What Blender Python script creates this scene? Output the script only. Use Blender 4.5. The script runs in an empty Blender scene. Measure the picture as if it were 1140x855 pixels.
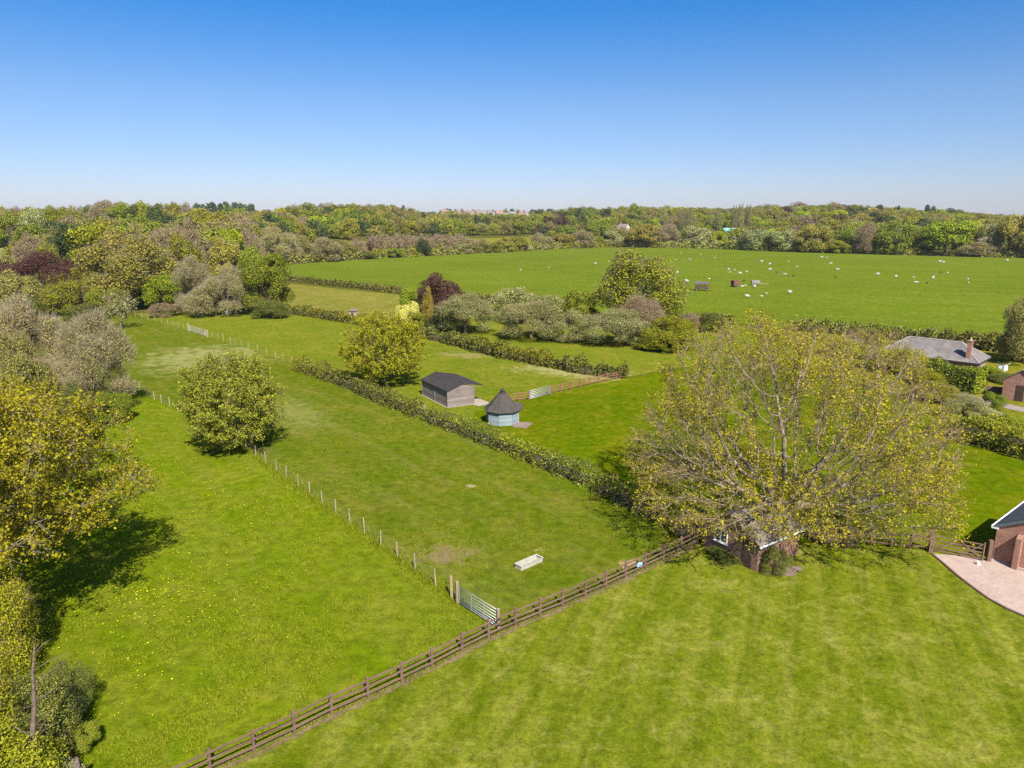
import bpy, bmesh, math, random
import numpy as np
from mathutils import Vector, Matrix

random.seed(7)
R = math.radians
scene = bpy.context.scene
C = scene.collection

# ------------------------------------------------------------------ camera
F, CX, CY, H, PITCH = 790.0, 570.0, 427.5, 22.0, R(13.35)
cp, sp = math.cos(PITCH), math.sin(PITCH)
cam_d = bpy.data.cameras.new('camera')
cam = bpy.data.objects.new('camera', cam_d)
C.objects.link(cam)
cam_d.sensor_width = 36.0
cam_d.lens = 36.0 * F / 1140.0
cam_d.clip_start = 0.1
cam_d.clip_end = 20000
cam.location = (0, 0, H)
cam.rotation_euler = (R(90) - PITCH, 0, 0)
scene.camera = cam


def depr(py):
    return PITCH + math.atan((py - CY) / F)


def ray(px, py):
    x, yv = (px - CX) / F, (py - CY) / F
    return Vector((x, cp - yv * sp, -sp - yv * cp))


def G(px, py, z=0.0):
    """the point at height z on the sight line of a place in the photograph"""
    d = ray(px, py)
    t = (z - H) / d.z
    return Vector((d.x * t, d.y * t, z))


def GD(px, D, z=0.0):
    """the point at forward distance D in the direction of column px"""
    Z = D * cp + (H - z) * sp
    return Vector(((px - CX) / F * Z, D, z))


def pw(xs, ys):
    return lambda x: float(np.interp(x, xs, ys))


edge_y = pw([200, 315, 420, 560, 611, 689, 792, 850, 979, 1082, 1140, 1300],
            [300, 295, 288, 281, 277.5, 275.5, 277, 279.8, 283.6, 286, 287.5, 291])


def edge_D(px):
    return H / math.tan(depr(edge_y(px)))


D0 = ([-200, 250, 300, 330, 420, 560, 620, 700, 800, 850, 1000, 1140, 1400], [200, 215, 300, 360, 410, 490, 530, 550, 520, 480, 430, 400, 390])
D1 = ([-200, 260, 310, 340, 420, 560, 700, 850, 1000, 1140, 1400], [430, 440, 560, 740, 770, 980, 960, 900, 880, 860, 850])
HM = ([-200, 260, 310, 340, 420, 500, 560, 700, 850, 930, 1000, 1140, 1400], [13, 13.5, 14, 20, 21, 16, 14, 20, 23, 25, 20, 13, 12])


def terrain(x, D):
    x = np.asarray(x, float)
    D = np.asarray(D, float)
    Ds = np.maximum(D, 1.0)
    u = CX + 790 * x / (0.973 * Ds + 4)
    a, b, h = np.interp(u, *D0), np.interp(u, *D1), np.interp(u, *HM)
    t = np.clip((D - a) / (b - a), 0, 1)
    s = t * t * (3 - 2 * t) * 0.5 + t * 0.5
    s = np.where(t < 0.15, s * (t / 0.15), s)
    far = np.clip((D - b * 1.3) / 3000.0, 0, 1)
    return h * s - 12 * far


def T(px, D):
    z = float(terrain(GD(px, D).x, D))
    p = GD(px, D, z)
    p.z = float(terrain(p.x, D))
    return p


# ------------------------------------------------------------------ object helpers
def tag(o, label=None, cat=None, group=None, kind=None):
    if label: o['label'] = label
    if cat: o['category'] = cat
    if group: o['group'] = group
    if kind: o['kind'] = kind
    return o


def thing(name, label, cat, loc=(0, 0, 0), rz=0.0, group=None):
    o = bpy.data.objects.new(name, None)
    o.empty_display_size = 0.3
    C.objects.link(o)
    o.location = loc
    o.rotation_euler = (0, 0, rz)
    return tag(o, label, cat, group)


def link(name, me, mats, parent=None):
    o = bpy.data.objects.new(name, me)
    C.objects.link(o)
    if not isinstance(mats, (list, tuple)): mats = [mats]
    if not me.materials:
        for m in mats: me.materials.append(m)
    if parent is not None: o.parent = parent
    return o


def npmesh(name, V, quads=None, tris=None, mi=None, smooth=False):
    me = bpy.data.meshes.new(name)
    V = np.asarray(V, np.float32).reshape(-1, 3)
    q = np.zeros((0, 4), np.int32) if quads is None else np.asarray(quads, np.int32).reshape(-1, 4)
    t = np.zeros((0, 3), np.int32) if tris is None else np.asarray(tris, np.int32).reshape(-1, 3)
    nl = q.size + t.size
    me.vertices.add(len(V))
    me.vertices.foreach_set('co', V.ravel())
    me.loops.add(nl)
    me.loops.foreach_set('vertex_index', np.concatenate([q.ravel(), t.ravel()]).astype(np.int32))
    n = len(q) + len(t)
    me.polygons.add(n)
    ls = np.concatenate([np.arange(len(q)) * 4, q.size + np.arange(len(t)) * 3]).astype(np.int32)
    lt = np.concatenate([np.full(len(q), 4), np.full(len(t), 3)]).astype(np.int32)
    me.polygons.foreach_set('loop_start', ls)
    me.polygons.foreach_set('loop_total', lt)
    if mi is not None: me.polygons.foreach_set('material_index', np.asarray(mi, np.int32))
    if smooth: me.polygons.foreach_set('use_smooth', np.ones(n, bool))
    me.update(calc_edges=True)
    return me


class MB:
    """collects boxes, bars and tubes for one mesh"""
    def __init__(s):
        s.v, s.f, s.m = [], [], []

    def add(s, vs, fs, m=0):
        b = len(s.v)
        s.v += [tuple(v) for v in vs]
        for f in fs:
            s.f.append([i + b for i in f]); s.m.append(m)
        return s

    def box(s, x0, x1, y0, y1, z0, z1, m=0):
        v = [(x0, y0, z0), (x1, y0, z0), (x1, y1, z0), (x0, y1, z0), (x0, y0, z1), (x1, y0, z1), (x1, y1, z1), (x0, y1, z1)]
        return s.add(v, [(3, 2, 1, 0), (4, 5, 6, 7), (0, 1, 5, 4), (1, 2, 6, 5), (2, 3, 7, 6), (3, 0, 4, 7)], m)

    def bar(s, a, b, w, h, m=0, up=(0, 0, 1)):
        a, b = Vector(a), Vector(b)
        d = (b - a).normalized()
        u = Vector(up)
        if abs(d.dot(u)) > 0.95: u = Vector((1, 0, 0))
        r = d.cross(u).normalized() * (w / 2)
        u = r.cross(d).normalized() * (h / 2)
        v = [p + i * r + j * u for p in (a, b) for i, j in ((-1, -1), (1, -1), (1, 1), (-1, 1))]
        return s.add(v, [(3, 2, 1, 0), (4, 5, 6, 7), (0, 1, 5, 4), (1, 2, 6, 5), (2, 3, 7, 6), (3, 0, 4, 7)], m)

    def tube(s, pts, rad, n=8, m=0, caps=True):
        pts = [Vector(p) for p in pts]
        if not isinstance(rad, (list, tuple)): rad = [rad] * len(pts)
        rings = []
        for i, p in enumerate(pts):
            d = (pts[min(i + 1, len(pts) - 1)] - pts[max(i - 1, 0)]).normalized()
            u = Vector((0, 0, 1)) if abs(d.z) < 0.9 else Vector((1, 0, 0))
            r = d.cross(u).normalized(); w = r.cross(d)
            rings.append([p + rad[i] * (math.cos(k * 2 * math.pi / n) * r + math.sin(k * 2 * math.pi / n) * w) for k in range(n)])
        v = [q for rg in rings for q in rg]
        f = []
        for i in range(len(pts) - 1):
            for k in range(n):
                f.append((i * n + k, i * n + (k + 1) % n, (i + 1) * n + (k + 1) % n, (i + 1) * n + k))
        if caps:
            f.append(tuple(reversed(range(n)))); f.append(tuple(range((len(pts) - 1) * n, len(pts) * n)))
        return s.add(v, f, m)

    def prism(s, poly, z0, z1, m=0):
        n = len(poly)
        v = [(p[0], p[1], z0) for p in poly] + [(p[0], p[1], z1) for p in poly]
        f = [tuple(reversed(range(n))), tuple(range(n, 2 * n))] + [(i, (i + 1) % n, n + (i + 1) % n, n + i) for i in range(n)]
        return s.add(v, f, m)

    def build(s, name, mats, parent=None, bevel=0.0, smooth=False):
        me = bpy.data.meshes.new(name)
        me.from_pydata(s.v, [], s.f)
        me.polygons.foreach_set('material_index', np.array(s.m, np.int32))
        me.update()
        bm = bmesh.new(); bm.from_mesh(me)
        bmesh.ops.recalc_face_normals(bm, faces=bm.faces)
        if bevel:
            bmesh.ops.bevel(bm, geom=list(bm.edges), offset=bevel, segments=1, affect='EDGES')
        bm.to_mesh(me); bm.free()
        if smooth: me.polygons.foreach_set('use_smooth', np.ones(len(me.polygons), bool))
        return link(name, me, mats, parent)


def copy_tree(root):
    c = root.copy(); C.objects.link(c)
    for ch in root.children:
        d = ch.copy(); C.objects.link(d); d.parent = c
        for g in ch.children:
            e = g.copy(); C.objects.link(e); e.parent = d
    return c


# ------------------------------------------------------------------ materials
MATS = {}


class NT:
    def __init__(s, name):
        s.m = bpy.data.materials.new(name)
        s.m.use_nodes = True
        s.t = s.m.node_tree
        s.t.nodes.clear()
        s.out = s.n('ShaderNodeOutputMaterial')
        MATS[name] = s.m

    def n(s, typ, **kw):
        nd = s.t.nodes.new(typ)
        for k, v in kw.items(): setattr(nd, k, v)
        return nd

    def l(s, a, b):
        s.t.links.new(a, b)

    def val(s, nd, i, v):
        if hasattr(v, 'default_value') or isinstance(v, bpy.types.NodeSocket): s.l(v, nd.inputs[i])
        else: nd.inputs[i].default_value = v

    def noise(s, vec, scale, detail=4, rough=0.55, dist=0.0):
        nd = s.n('ShaderNodeTexNoise')
        nd.inputs['Scale'].default_value = scale
        nd.inputs['Detail'].default_value = detail
        nd.inputs['Roughness'].default_value = rough
        nd.inputs['Distortion'].default_value = dist
        if vec is not None: s.l(vec, nd.inputs['Vector'])
        return nd.outputs[0]

    def rng(s, v, a, b, c=0.0, d=1.0, smooth=False):
        nd = s.n('ShaderNodeMapRange')
        if smooth: nd.interpolation_type = 'SMOOTHSTEP'
        s.l(v, nd.inputs[0])
        for i, x in enumerate((a, b, c, d)): nd.inputs[i + 1].default_value = x
        return nd.outputs[0]

    def mix(s, fac, a, b, mode='MIX'):
        nd = s.n('ShaderNodeMix', data_type='RGBA', blend_type=mode)
        s.val(nd, 0, fac)
        for i, v in ((6, a), (7, b)):
            if isinstance(v, bpy.types.NodeSocket): s.l(v, nd.inputs[i])
            else: nd.inputs[i].default_value = (*v, 1)
        return nd.outputs[2]

    def math(s, op, a, b=0.0):
        nd = s.n('ShaderNodeMath', operation=op)
        s.val(nd, 0, a); s.val(nd, 1, b)
        return nd.outputs[0]

    def bsdf(s, col, rough=0.8, spec=0.3, bump=None, bstr=0.3, bdist=0.05, metal=0.0):
        b = s.n('ShaderNodeBsdfPrincipled')
        if isinstance(col, bpy.types.NodeSocket): s.l(col, b.inputs['Base Color'])
        else: b.inputs['Base Color'].default_value = (*col, 1)
        s.val(b, 'Roughness', rough)
        b.inputs['Specular IOR Level'].default_value = spec
        b.inputs['Metallic'].default_value = metal
        if bump is not None:
            bn = s.n('ShaderNodeBump')
            bn.inputs['Strength'].default_value = bstr
            bn.inputs['Distance'].default_value = bdist
            s.l(bump, bn.inputs['Height'])
            s.l(bn.outputs[0], b.inputs['Normal'])
        return b

    def done(s, b):
        s.l(b.outputs[0], s.out.inputs[0])
        return s.m


def pos_node(t):
    return t.n('ShaderNodeNewGeometry').outputs['Position']


def obj_coord(t):
    return t.n('ShaderNodeTexCoord').outputs['Object']


HAZE = .00005
LEAF_K = (1.72, 1.76, 1.2)


def leaf_mat(name, stops, trans=0.25, vary=0.25):
    trans += .02
    """stops: (share, colour) of the leaves; each leaf takes one of them"""
    t = NT(name)
    g = t.n('ShaderNodeNewGeometry')
    r = t.n('ShaderNodeValToRGB')
    cr = r.color_ramp
    cr.interpolation = 'LINEAR'
    while len(cr.elements) < len(stops): cr.elements.new(0.5)
    for e, (p, c) in zip(cr.elements, stops):
        e.position = p; e.color = (min(.8, c[0] * LEAF_K[0]), min(.8, c[1] * LEAF_K[1]), min(.7, c[2] * LEAF_K[2]), 1)
    t.l(g.outputs['Random Per Island'], r.inputs[0])
    oi = t.n('ShaderNodeObjectInfo')
    hs = t.n('ShaderNodeHueSaturation')
    t.l(r.outputs[0], hs.inputs['Color'])
    t.l(t.rng(oi.outputs['Random'], 0, 1, 1 - vary, 1 + vary), hs.inputs['Value'])
    rr = t.math('FRACT', t.math('MULTIPLY', oi.outputs['Random'], 17.31))
    t.l(t.rng(rr, 0, 1, 0.5 - 0.02 * vary / 0.25, 0.5 + 0.02 * vary / 0.25), hs.inputs['Hue'])
    col = hs.outputs[0]
    b = t.bsdf(col, 0.65, 0.12)
    tr = t.n('ShaderNodeBsdfTranslucent')
    t.l(col, tr.inputs[0])
    mx = t.n('ShaderNodeMixShader')
    mx.inputs[0].default_value = trans
    t.l(b.outputs[0], mx.inputs[1]); t.l(tr.outputs[0], mx.inputs[2])
    t.l(mx.outputs[0], t.out.inputs[0])
    return t.m


def bark_mat(name, c1, c2, scale=3.0):
    t = NT(name)
    p = obj_coord(t)
    n = t.noise(p, scale, 5, 0.65)
    col = t.mix(t.rng(n, 0.35, 0.7), c1, c2)
    return t.done(t.bsdf(col, 0.9, 0.15, n, 0.4, 0.05))


def wood_mat(name, c1, c2, board=0.0, axis='z', rough=0.85):
    """weathered timber; board > 0 draws the joints between boards that run across axis"""
    t = NT(name)
    p = obj_coord(t)
    mp = t.n('ShaderNodeMapping')
    t.l(p, mp.inputs[0])
    mp.inputs['Scale'].default_value = (1.2, 1.2, 14) if axis == 'z' else (14, 14, 1.2)
    n = t.noise(mp.outputs[0], 1.0, 5, 0.6)
    big = t.noise(p, 0.7, 3)
    col = t.mix(t.rng(n, 0.3, 0.7), c1, c2)
    col = t.mix(t.rng(big, 0.35, 0.7, 0, 0.5), col, tuple(x * 1.35 for x in c2))
    h = n
    if board:
        sx = t.n('ShaderNodeSeparateXYZ'); t.l(p, sx.inputs[0])
        ax = sx.outputs[2] if axis == 'z' else t.math('ADD', sx.outputs[0], sx.outputs[1])
        fr = t.math('FRACT', t.math('MULTIPLY', ax, 1.0 / board))
        fl = t.math('FLOOR', t.math('MULTIPLY', ax, 1.0 / board))
        wn = t.n('ShaderNodeTexWhiteNoise', noise_dimensions='1D'); t.l(fl, wn.inputs['W'])
        col = t.mix(t.rng(wn.outputs[0], 0, 1, 0, 0.45), col, tuple(x * 0.6 for x in c1))
        j = t.rng(fr, 0.0, 0.1, 0, 1)
        col = t.mix(j, tuple(x * 0.3 for x in c1), col)
        h = j
    return t.done(t.bsdf(col, rough, 0.2, h, 0.5, 0.03))


def brick_mat(name, c1, c2, mortar, scale=1.0):
    t = NT(name)
    p = obj_coord(t)
    sx = t.n('ShaderNodeSeparateXYZ'); t.l(p, sx.inputs[0])
    cb = t.n('ShaderNodeCombineXYZ')
    t.l(t.math('ADD', sx.outputs[0], sx.outputs[1]), cb.inputs[0]); t.l(sx.outputs[2], cb.inputs[1])
    bk = t.n('ShaderNodeTexBrick')
    t.l(cb.outputs[0], bk.inputs['Vector'])
    bk.inputs['Color1'].default_value = (*c1, 1); bk.inputs['Color2'].default_value = (*c2, 1)
    bk.inputs['Mortar'].default_value = (*mortar, 1)
    bk.inputs['Scale'].default_value = scale
    bk.inputs['Brick Width'].default_value = 0.225; bk.inputs['Row Height'].default_value = 0.075
    bk.inputs['Mortar Size'].default_value = 0.012
    n = t.noise(p, 1.6, 5, 0.65)
    col = t.mix(t.rng(n, 0.3, 0.75, 0, 0.6), bk.outputs[0], tuple(x * 0.45 for x in c1))
    n2 = t.noise(p, 9, 3)
    col = t.mix(t.rng(n2, 0.55, 0.75, 0, 0.5), col, tuple(min(1, x * 1.7) for x in c2))
    return t.done(t.bsdf(col, 0.85, 0.2, bk.outputs[1], -0.3, 0.02))


def roof_mat(name, c1, c2, row=0.25, axis='z', rough=0.7, streak=0.5):
    t = NT(name)
    p = obj_coord(t)
    sx = t.n('ShaderNodeSeparateXYZ'); t.l(p, sx.inputs[0])
    fr = t.math('FRACT', t.math('MULTIPLY', sx.outputs[2], 1.0 / row))
    n = t.noise(p, 1.1, 5, 0.65, 0.6)
    n2 = t.noise(p, 7.0, 3, 0.6)
    col = t.mix(t.rng(n, 0.3, 0.72), c1, c2)
    col = t.mix(t.rng(n2, 0.4, 0.7, 0, streak), col, tuple(x * 0.5 for x in c1))
    col = t.mix(t.rng(t.noise(p, .35, 4, .7, 1.5), .5, .7, 0, .6), col, tuple(x * 1.25 for x in c2))
    col = t.mix(t.rng(fr, 0.0, 0.16, 0.55, 0.0), col, tuple(x * 0.35 for x in c1))
    return t.done(t.bsdf(col, max(rough, .85), 0.12, fr, 0.35, 0.03))


def plain_mat(name, c, rough=0.6, spec=0.4, metal=0.0, vary=0.25, scale=2.0):
    t = NT(name)
    n = t.noise(obj_coord(t), scale, 5, 0.6)
    col = t.mix(t.rng(n, 0.35, 0.7), c, tuple(x * (1 - vary) for x in c))
    return t.done(t.bsdf(col, rough, spec, n, 0.1, 0.02, metal))


def grass_mat(name, base, alt, dry, dry_amt=0.3, stripes=None, spots=(), scale=1.0, fine=7.0, bump=0.6, streak=None):
    t = NT(name)
    p = pos_node(t)
    big = t.noise(p, 0.035 * scale, 4, 0.6, 0.5)
    mid = t.noise(p, 0.22 * scale, 5, 0.65, 0.3)
    sm = t.noise(p, 1.3 * scale, 5, 0.7)
    fi = t.noise(p, fine, 5, 0.8)
    col = t.mix(t.rng(mid, 0.36, 0.64), base, alt)
    col = t.mix(t.rng(big, 0.38, 0.66, 0, 0.55), col, tuple(a * 0.8 for a in base))
    dr = t.rng(t.math('ADD', t.math('MULTIPLY', mid, 0.45), t.math('MULTIPLY', t.noise(p, 0.6 * scale, 5, 0.7, 0.8), 0.55)), 0.5, 0.66, 0, dry_amt)
    col = t.mix(dr, col, dry)
    if streak:
        ang, sx_, sy_, amt, c = streak
        mp = t.n('ShaderNodeMapping'); t.l(p, mp.inputs[0])
        mp.inputs['Rotation'].default_value = (0, 0, ang)
        ms = t.n('ShaderNodeMapping'); t.l(mp.outputs[0], ms.inputs[0])
        ms.inputs['Scale'].default_value = (sx_, sy_, 1)
        st = t.noise(ms.outputs[0], 1.0, 5, 0.65, 0.4)
        col = t.mix(t.rng(st, 0.48, 0.66, 0, amt), col, c)
    if stripes:
        ang, width, amt = stripes
        mp = t.n('ShaderNodeMapping'); t.l(p, mp.inputs[0])
        mp.inputs['Rotation'].default_value = (0, 0, ang)
        sx = t.n('ShaderNodeSeparateXYZ'); t.l(mp.outputs[0], sx.inputs[0])
        w = t.math('SINE', t.math('ADD', t.math('MULTIPLY', sx.outputs[0], math.pi / width), t.math('MULTIPLY', mid, 1.2)))
        col = t.mix(t.math('MULTIPLY', t.rng(w, -0.5, 0.6, 0, amt), t.rng(big, 0.3, 0.6)), col, tuple(a * 1.35 for a in alt))
    k = t.math('ADD', t.math('MULTIPLY', sm, 0.5), t.math('MULTIPLY', fi, 0.5))
    col = t.mix(1.0, col, t.mix(t.rng(k, 0.33, 0.67), (0.34, 0.39, 0.34), (1.50, 1.43, 1.36)), 'MULTIPLY')
    for (x, y, rx, ry, rot, c, amt) in spots:
        mp = t.n('ShaderNodeMapping'); t.l(p, mp.inputs[0])
        mp.vector_type = 'TEXTURE'
        mp.inputs['Location'].default_value = (x, y, 0)
        mp.inputs['Rotation'].default_value = (0, 0, rot)
        mp.inputs['Scale'].default_value = (rx, ry, 1)
        ln = t.n('ShaderNodeVectorMath', operation='LENGTH'); t.l(mp.outputs[0], ln.inputs[0])
        d = t.math('ADD', ln.outputs['Value'], t.rng(t.noise(p, 1.2 if rx < 4 else .5, 6, 0.75, .6), 0.3, 0.7, -0.9, 0.9))
        col = t.mix(t.rng(d, 0.2, 1.2, amt, 0.0, True), col, t.mix(t.rng(fi, 0.35, 0.65), c, tuple(a * 1.5 for a in c)))
    hgt = t.math('ADD', t.math('MULTIPLY', sm, 0.6), t.math('MULTIPLY', fi, 0.5))
    return t.done(t.bsdf(col, 1.0, 0.0, hgt, bump, 0.12))


# foliage
L = {
    'fresh':    leaf_mat('leaf_fresh_oak', [(0, (.085, .088, .008)), (.5, (.19, .182, .009)), (1, (.28, .258, .013))], .3, .05),
    'oak':      leaf_mat('leaf_olive_oak', [(0, (.070, .072, .010)), (.5, (.150, .145, .012)), (1, (.245, .222, .020))], .3, .2),
    'hero':     leaf_mat('leaf_budding_oak', [(0, (.10, .086, .009)), (.5, (.186, .161, .008)), (1, (.26, .218, .011))], .3, .1),
    'gold':     leaf_mat('leaf_golden_oak', [(0, (.09, .077, .016)), (.5, (.172, .142, .027)), (1, (.24, .190, .045))], .25, .15),
    'green':    leaf_mat('leaf_fresh_green', [(0, (.05, .066, .010)), (.55, (.115, .130, .014)), (1, (.20, .20, .03))], .3),
    'lime':     leaf_mat('leaf_lime', [(0, (.08, .095, .010)), (.5, (.17, .19, .012)), (1, (.27, .26, .022))], .3),
    'copper':   leaf_mat('leaf_copper', [(0, (.026, .012, .013)), (.6, (.060, .026, .027)), (1, (.10, .048, .045))], .2, .15),
    'grey':     leaf_mat('leaf_grey_willow', [(0, (.11, .095, .038)), (.5, (.19, .162, .062)), (1, (.275, .238, .10))], .25, .18),
    'pink':     leaf_mat('leaf_pinkish_bud', [(0, (.115, .083, .050)), (.5, (.185, .138, .078)), (1, (.26, .20, .12))], .2, .18),
    'brown':    leaf_mat('leaf_brown_bud', [(0, (.083, .077, .022)), (.5, (.15, .140, .036)), (1, (.212, .197, .06))], .25, .2),
    'dark':     leaf_mat('leaf_dark_evergreen', [(0, (.016, .026, .012)), (.6, (.036, .048, .018)), (1, (.075, .082, .035))], .1),
    'pine':     leaf_mat('needles_pine', [(0, (.018, .028, .020)), (.6, (.034, .048, .030)), (1, (.06, .075, .05))], .1),
    'blossom':  leaf_mat('leaf_with_blossom', [(0, (.06, .075, .02)), (.45, (.13, .135, .04)), (.7, (.21, .20, .10)), (1, (.46, .44, .34))], .25),
    'apple':    leaf_mat('leaf_apple', [(0, (.07, .078, .026)), (.5, (.145, .150, .052)), (.8, (.22, .215, .10)), (1, (.40, .37, .27))], .25, .12),
    'white':    leaf_mat('blossom_white', [(0, (.12, .125, .06)), (.5, (.24, .23, .145)), (1, (.42, .40, .30))], .2, .1),
    'yellow':   leaf_mat('leaf_pale_yellow', [(0, (.26, .21, .04)), (.5, (.50, .42, .12)), (1, (.68, .60, .25))], .25, .05),
    'poplar':   leaf_mat('leaf_poplar', [(0, (.08, .085, .025)), (.5, (.15, .145, .045)), (1, (.22, .205, .08))], .25),
    'bush':     leaf_mat('leaf_field_maple', [(0, (.06, .068, .010)), (.5, (.158, .158, .018)), (1, (.285, .27, .042))], .3, .05),
    'hedge':    leaf_mat('leaf_hedge', [(0, (.032, .045, .011)), (.55, (.078, .088, .016)), (.85, (.13, .128, .028)), (1, (.20, .178, .06))], .2, .15),
    'tuft':     leaf_mat('grass_blades', [(0, (.08, .10, .003)), (.5, (.115, .135, .004)), (1, (.18, .17, .015))], .3, .0),
    'dandelion':leaf_mat('dandelion_yellow', [(0, (.62, .42, .01)), (1, (.78, .58, .02))], .2, .0),
    'seed':     leaf_mat('dry_grass_blades', [(0, (.08, .08, .02)), (1, (.17, .145, .06))], .3, .0),
}
BK = {
    'oak':   bark_mat('bark_oak', (.12, .092, .062), (.30, .245, .175), 2.5),
    'grey':  bark_mat('bark_grey', (.11, .092, .07), (.25, .21, .165)),
    'dark':  bark_mat('bark_dark', (.05, .04, .03), (.12, .095, .07)),
    'twig':  bark_mat('bark_twig', (.155, .105, .055), (.31, .225, .125), 4),
    'pale':  bark_mat('bark_pale_twig', (.19, .15, .095), (.34, .275, .185), 4),
    'pinktwig': bark_mat('bark_pinkish_twig', (.155, .11, .075), (.28, .21, .145), 4),
}
M_core = bark_mat('hedge_inner_twigs', (.045, .04, .018), (.09, .075, .035), 4)


# ------------------------------------------------------------------ foliage geometry
def unit(a):
    return a / np.maximum(np.linalg.norm(a, axis=-1, keepdims=True), 1e-9)


def leaf_quads(rs, P, N, size, spread=0.9, aspect=0.75, var=0.4):
    """one four-cornered leaf per point, facing roughly along N"""
    n = len(P)
    nn = unit(N + spread * rs.normal(size=(n, 3)))
    a = unit(np.cross(nn, rs.normal(size=(n, 3))))
    b = np.cross(nn, a)
    s = (size * (1 + var * rs.uniform(-1, 1, n)))[:, None] * 0.5
    bow = nn * s * 0.35
    V = np.empty((n, 4, 3))
    V[:, 0] = P - a * s
    V[:, 1] = P - b * s * aspect + bow
    V[:, 2] = P + a * s
    V[:, 3] = P + b * s * aspect + bow
    return V.reshape(-1, 3), np.arange(4 * n).reshape(-1, 4)


def ribbons(rs, A, B, w):
    """thin twigs from A to B"""
    n = len(A)
    d = unit(B - A)
    a = unit(np.cross(d, rs.normal(size=(n, 3)))) * (np.broadcast_to(w, (n,))[:, None] * 0.5)
    V = np.empty((n, 4, 3))
    V[:, 0] = A - a; V[:, 1] = A + a; V[:, 2] = B + a * 0.4; V[:, 3] = B - a * 0.4
    return V.reshape(-1, 3), np.arange(4 * n).reshape(-1, 4)


def cat_geo(parts):
    Vs, Qs, Ms, b = [], [], [], 0
    for V, Q, m in parts:
        Vs.append(V); Qs.append(Q + b); Ms.append(np.full(len(Q), m)); b += len(V)
    return np.concatenate(Vs), np.concatenate(Qs), np.concatenate(Ms)


def wob(P, rs, f=1.0, k=5):
    """cheap smooth noise in -1..1"""
    v = np.zeros(len(P))
    for i in range(k):
        d = rs.normal(size=3) * f * (1 + 0.5 * i)
        v += np.sin(P @ d + rs.uniform(0, 6.28)) / (1 + 0.4 * i)
    return v / 2.2


def lobe_points(rs, n, W, Ht, z0, shape, nl, lr, hole=-0.55):
    """points and outward directions on the lumpy surface of a crown W wide and reaching from z0 to Ht"""
    rx, rz = W / 2, (Ht - z0) / 2
    zc = z0 + rz
    cs, rr = [], []
    while len(cs) < nl:
        d = unit(rs.normal(size=3))
        if d[2] < -0.8: continue
        k = 1 - lr * rs.uniform(0.7, 1.6)
        c = np.array([d[0] * rx * k, d[1] * rx * k, d[2] * rz * k])
        if shape == 'dome':
            f = 1.0 if c[2] < 0 else 1.0
            if c[2] < 0:
                c[2] = -rz * rs.uniform(0, 1 - lr * .8)
                c[:2] = unit(c[:2]) * rx * (1 - lr * rs.uniform(.6, 1.4)) * (1 + .15 * c[2] / rz)
        elif shape == 'column':
            c[:2] *= 1.0
        elif shape == 'cone':
            c[:2] *= np.clip(1.15 - (c[2] / rz + 1) * 0.5, 0.15, 1.2)
        cs.append(c); rr.append(lr * rs.uniform(0.7, 1.25))
    cs = np.array(cs); rr = np.array(rr)
    idx = rs.choice(nl, n, p=rr ** 2 / (rr ** 2).sum())
    d = unit(rs.normal(size=(n, 3)))
    d[:, 2] = np.where((d[:, 2] < -0.55) & (rs.uniform(0, 1, n) < .7), -d[:, 2], d[:, 2])
    rad = rr[idx] * (1 - 0.45 * rs.uniform(0, 1, n) ** 2)
    P = cs[idx] + d * rad[:, None] * np.array([rx, rx, rz * 0.5 + rx * 0.5])
    keep = wob(P, rs, 9.0 / W) > hole
    # drop what lies deep inside
    deep = np.sqrt((P[:, 0] / rx) ** 2 + (P[:, 1] / rx) ** 2 + (P[:, 2] / rz) ** 2) < 0.36
    keep &= ~deep
    keep &= P[:, 2] + zc > z0 * 0.85
    P, d = P[keep], d[keep]
    # settle into the asked box
    q = np.quantile(np.abs(P[:, :2]).max(1), 0.985)
    P[:, :2] *= rx / q
    top = np.quantile(P[:, 2], 0.995)
    P[:, 2] = np.where(P[:, 2] > 0, P[:, 2] * rz / top, P[:, 2])
    P[:, 2] += zc
    cs = cs * np.array([rx / q, rx / q, rz / top]) + np.array([0, 0, zc])
    return P, d, cs


def trunk_geo(rs, Ht, targets, r0, fork=0.3, bend=0.04):
    mb = MB()
    zt = Ht * fork
    tp = [Vector((rs.normal() * bend * Ht * k * .4, rs.normal() * bend * Ht * k * .4, zt * k)) for k in (0, .33, .66, 1)]
    tp[0] = Vector((0, 0, -0.25))
    mb.tube(tp, [r0 * 1.35, r0, r0 * .9, r0 * .8], 8, caps=False)
    for c in targets:
        a = tp[-1]; b = Vector(c)
        m = a.lerp(b, .5) + Vector((0, 0, 0.06 * Ht)) + Vector(rs.normal(size=3)) * 0.03 * Ht
        mb.tube([a - Vector((0, 0, .1)), m, b], [r0 * .5, r0 * .3, r0 * .09], 5, caps=False)
    return mb


PROTO = {}
W0 = H0 = 10.0
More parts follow.
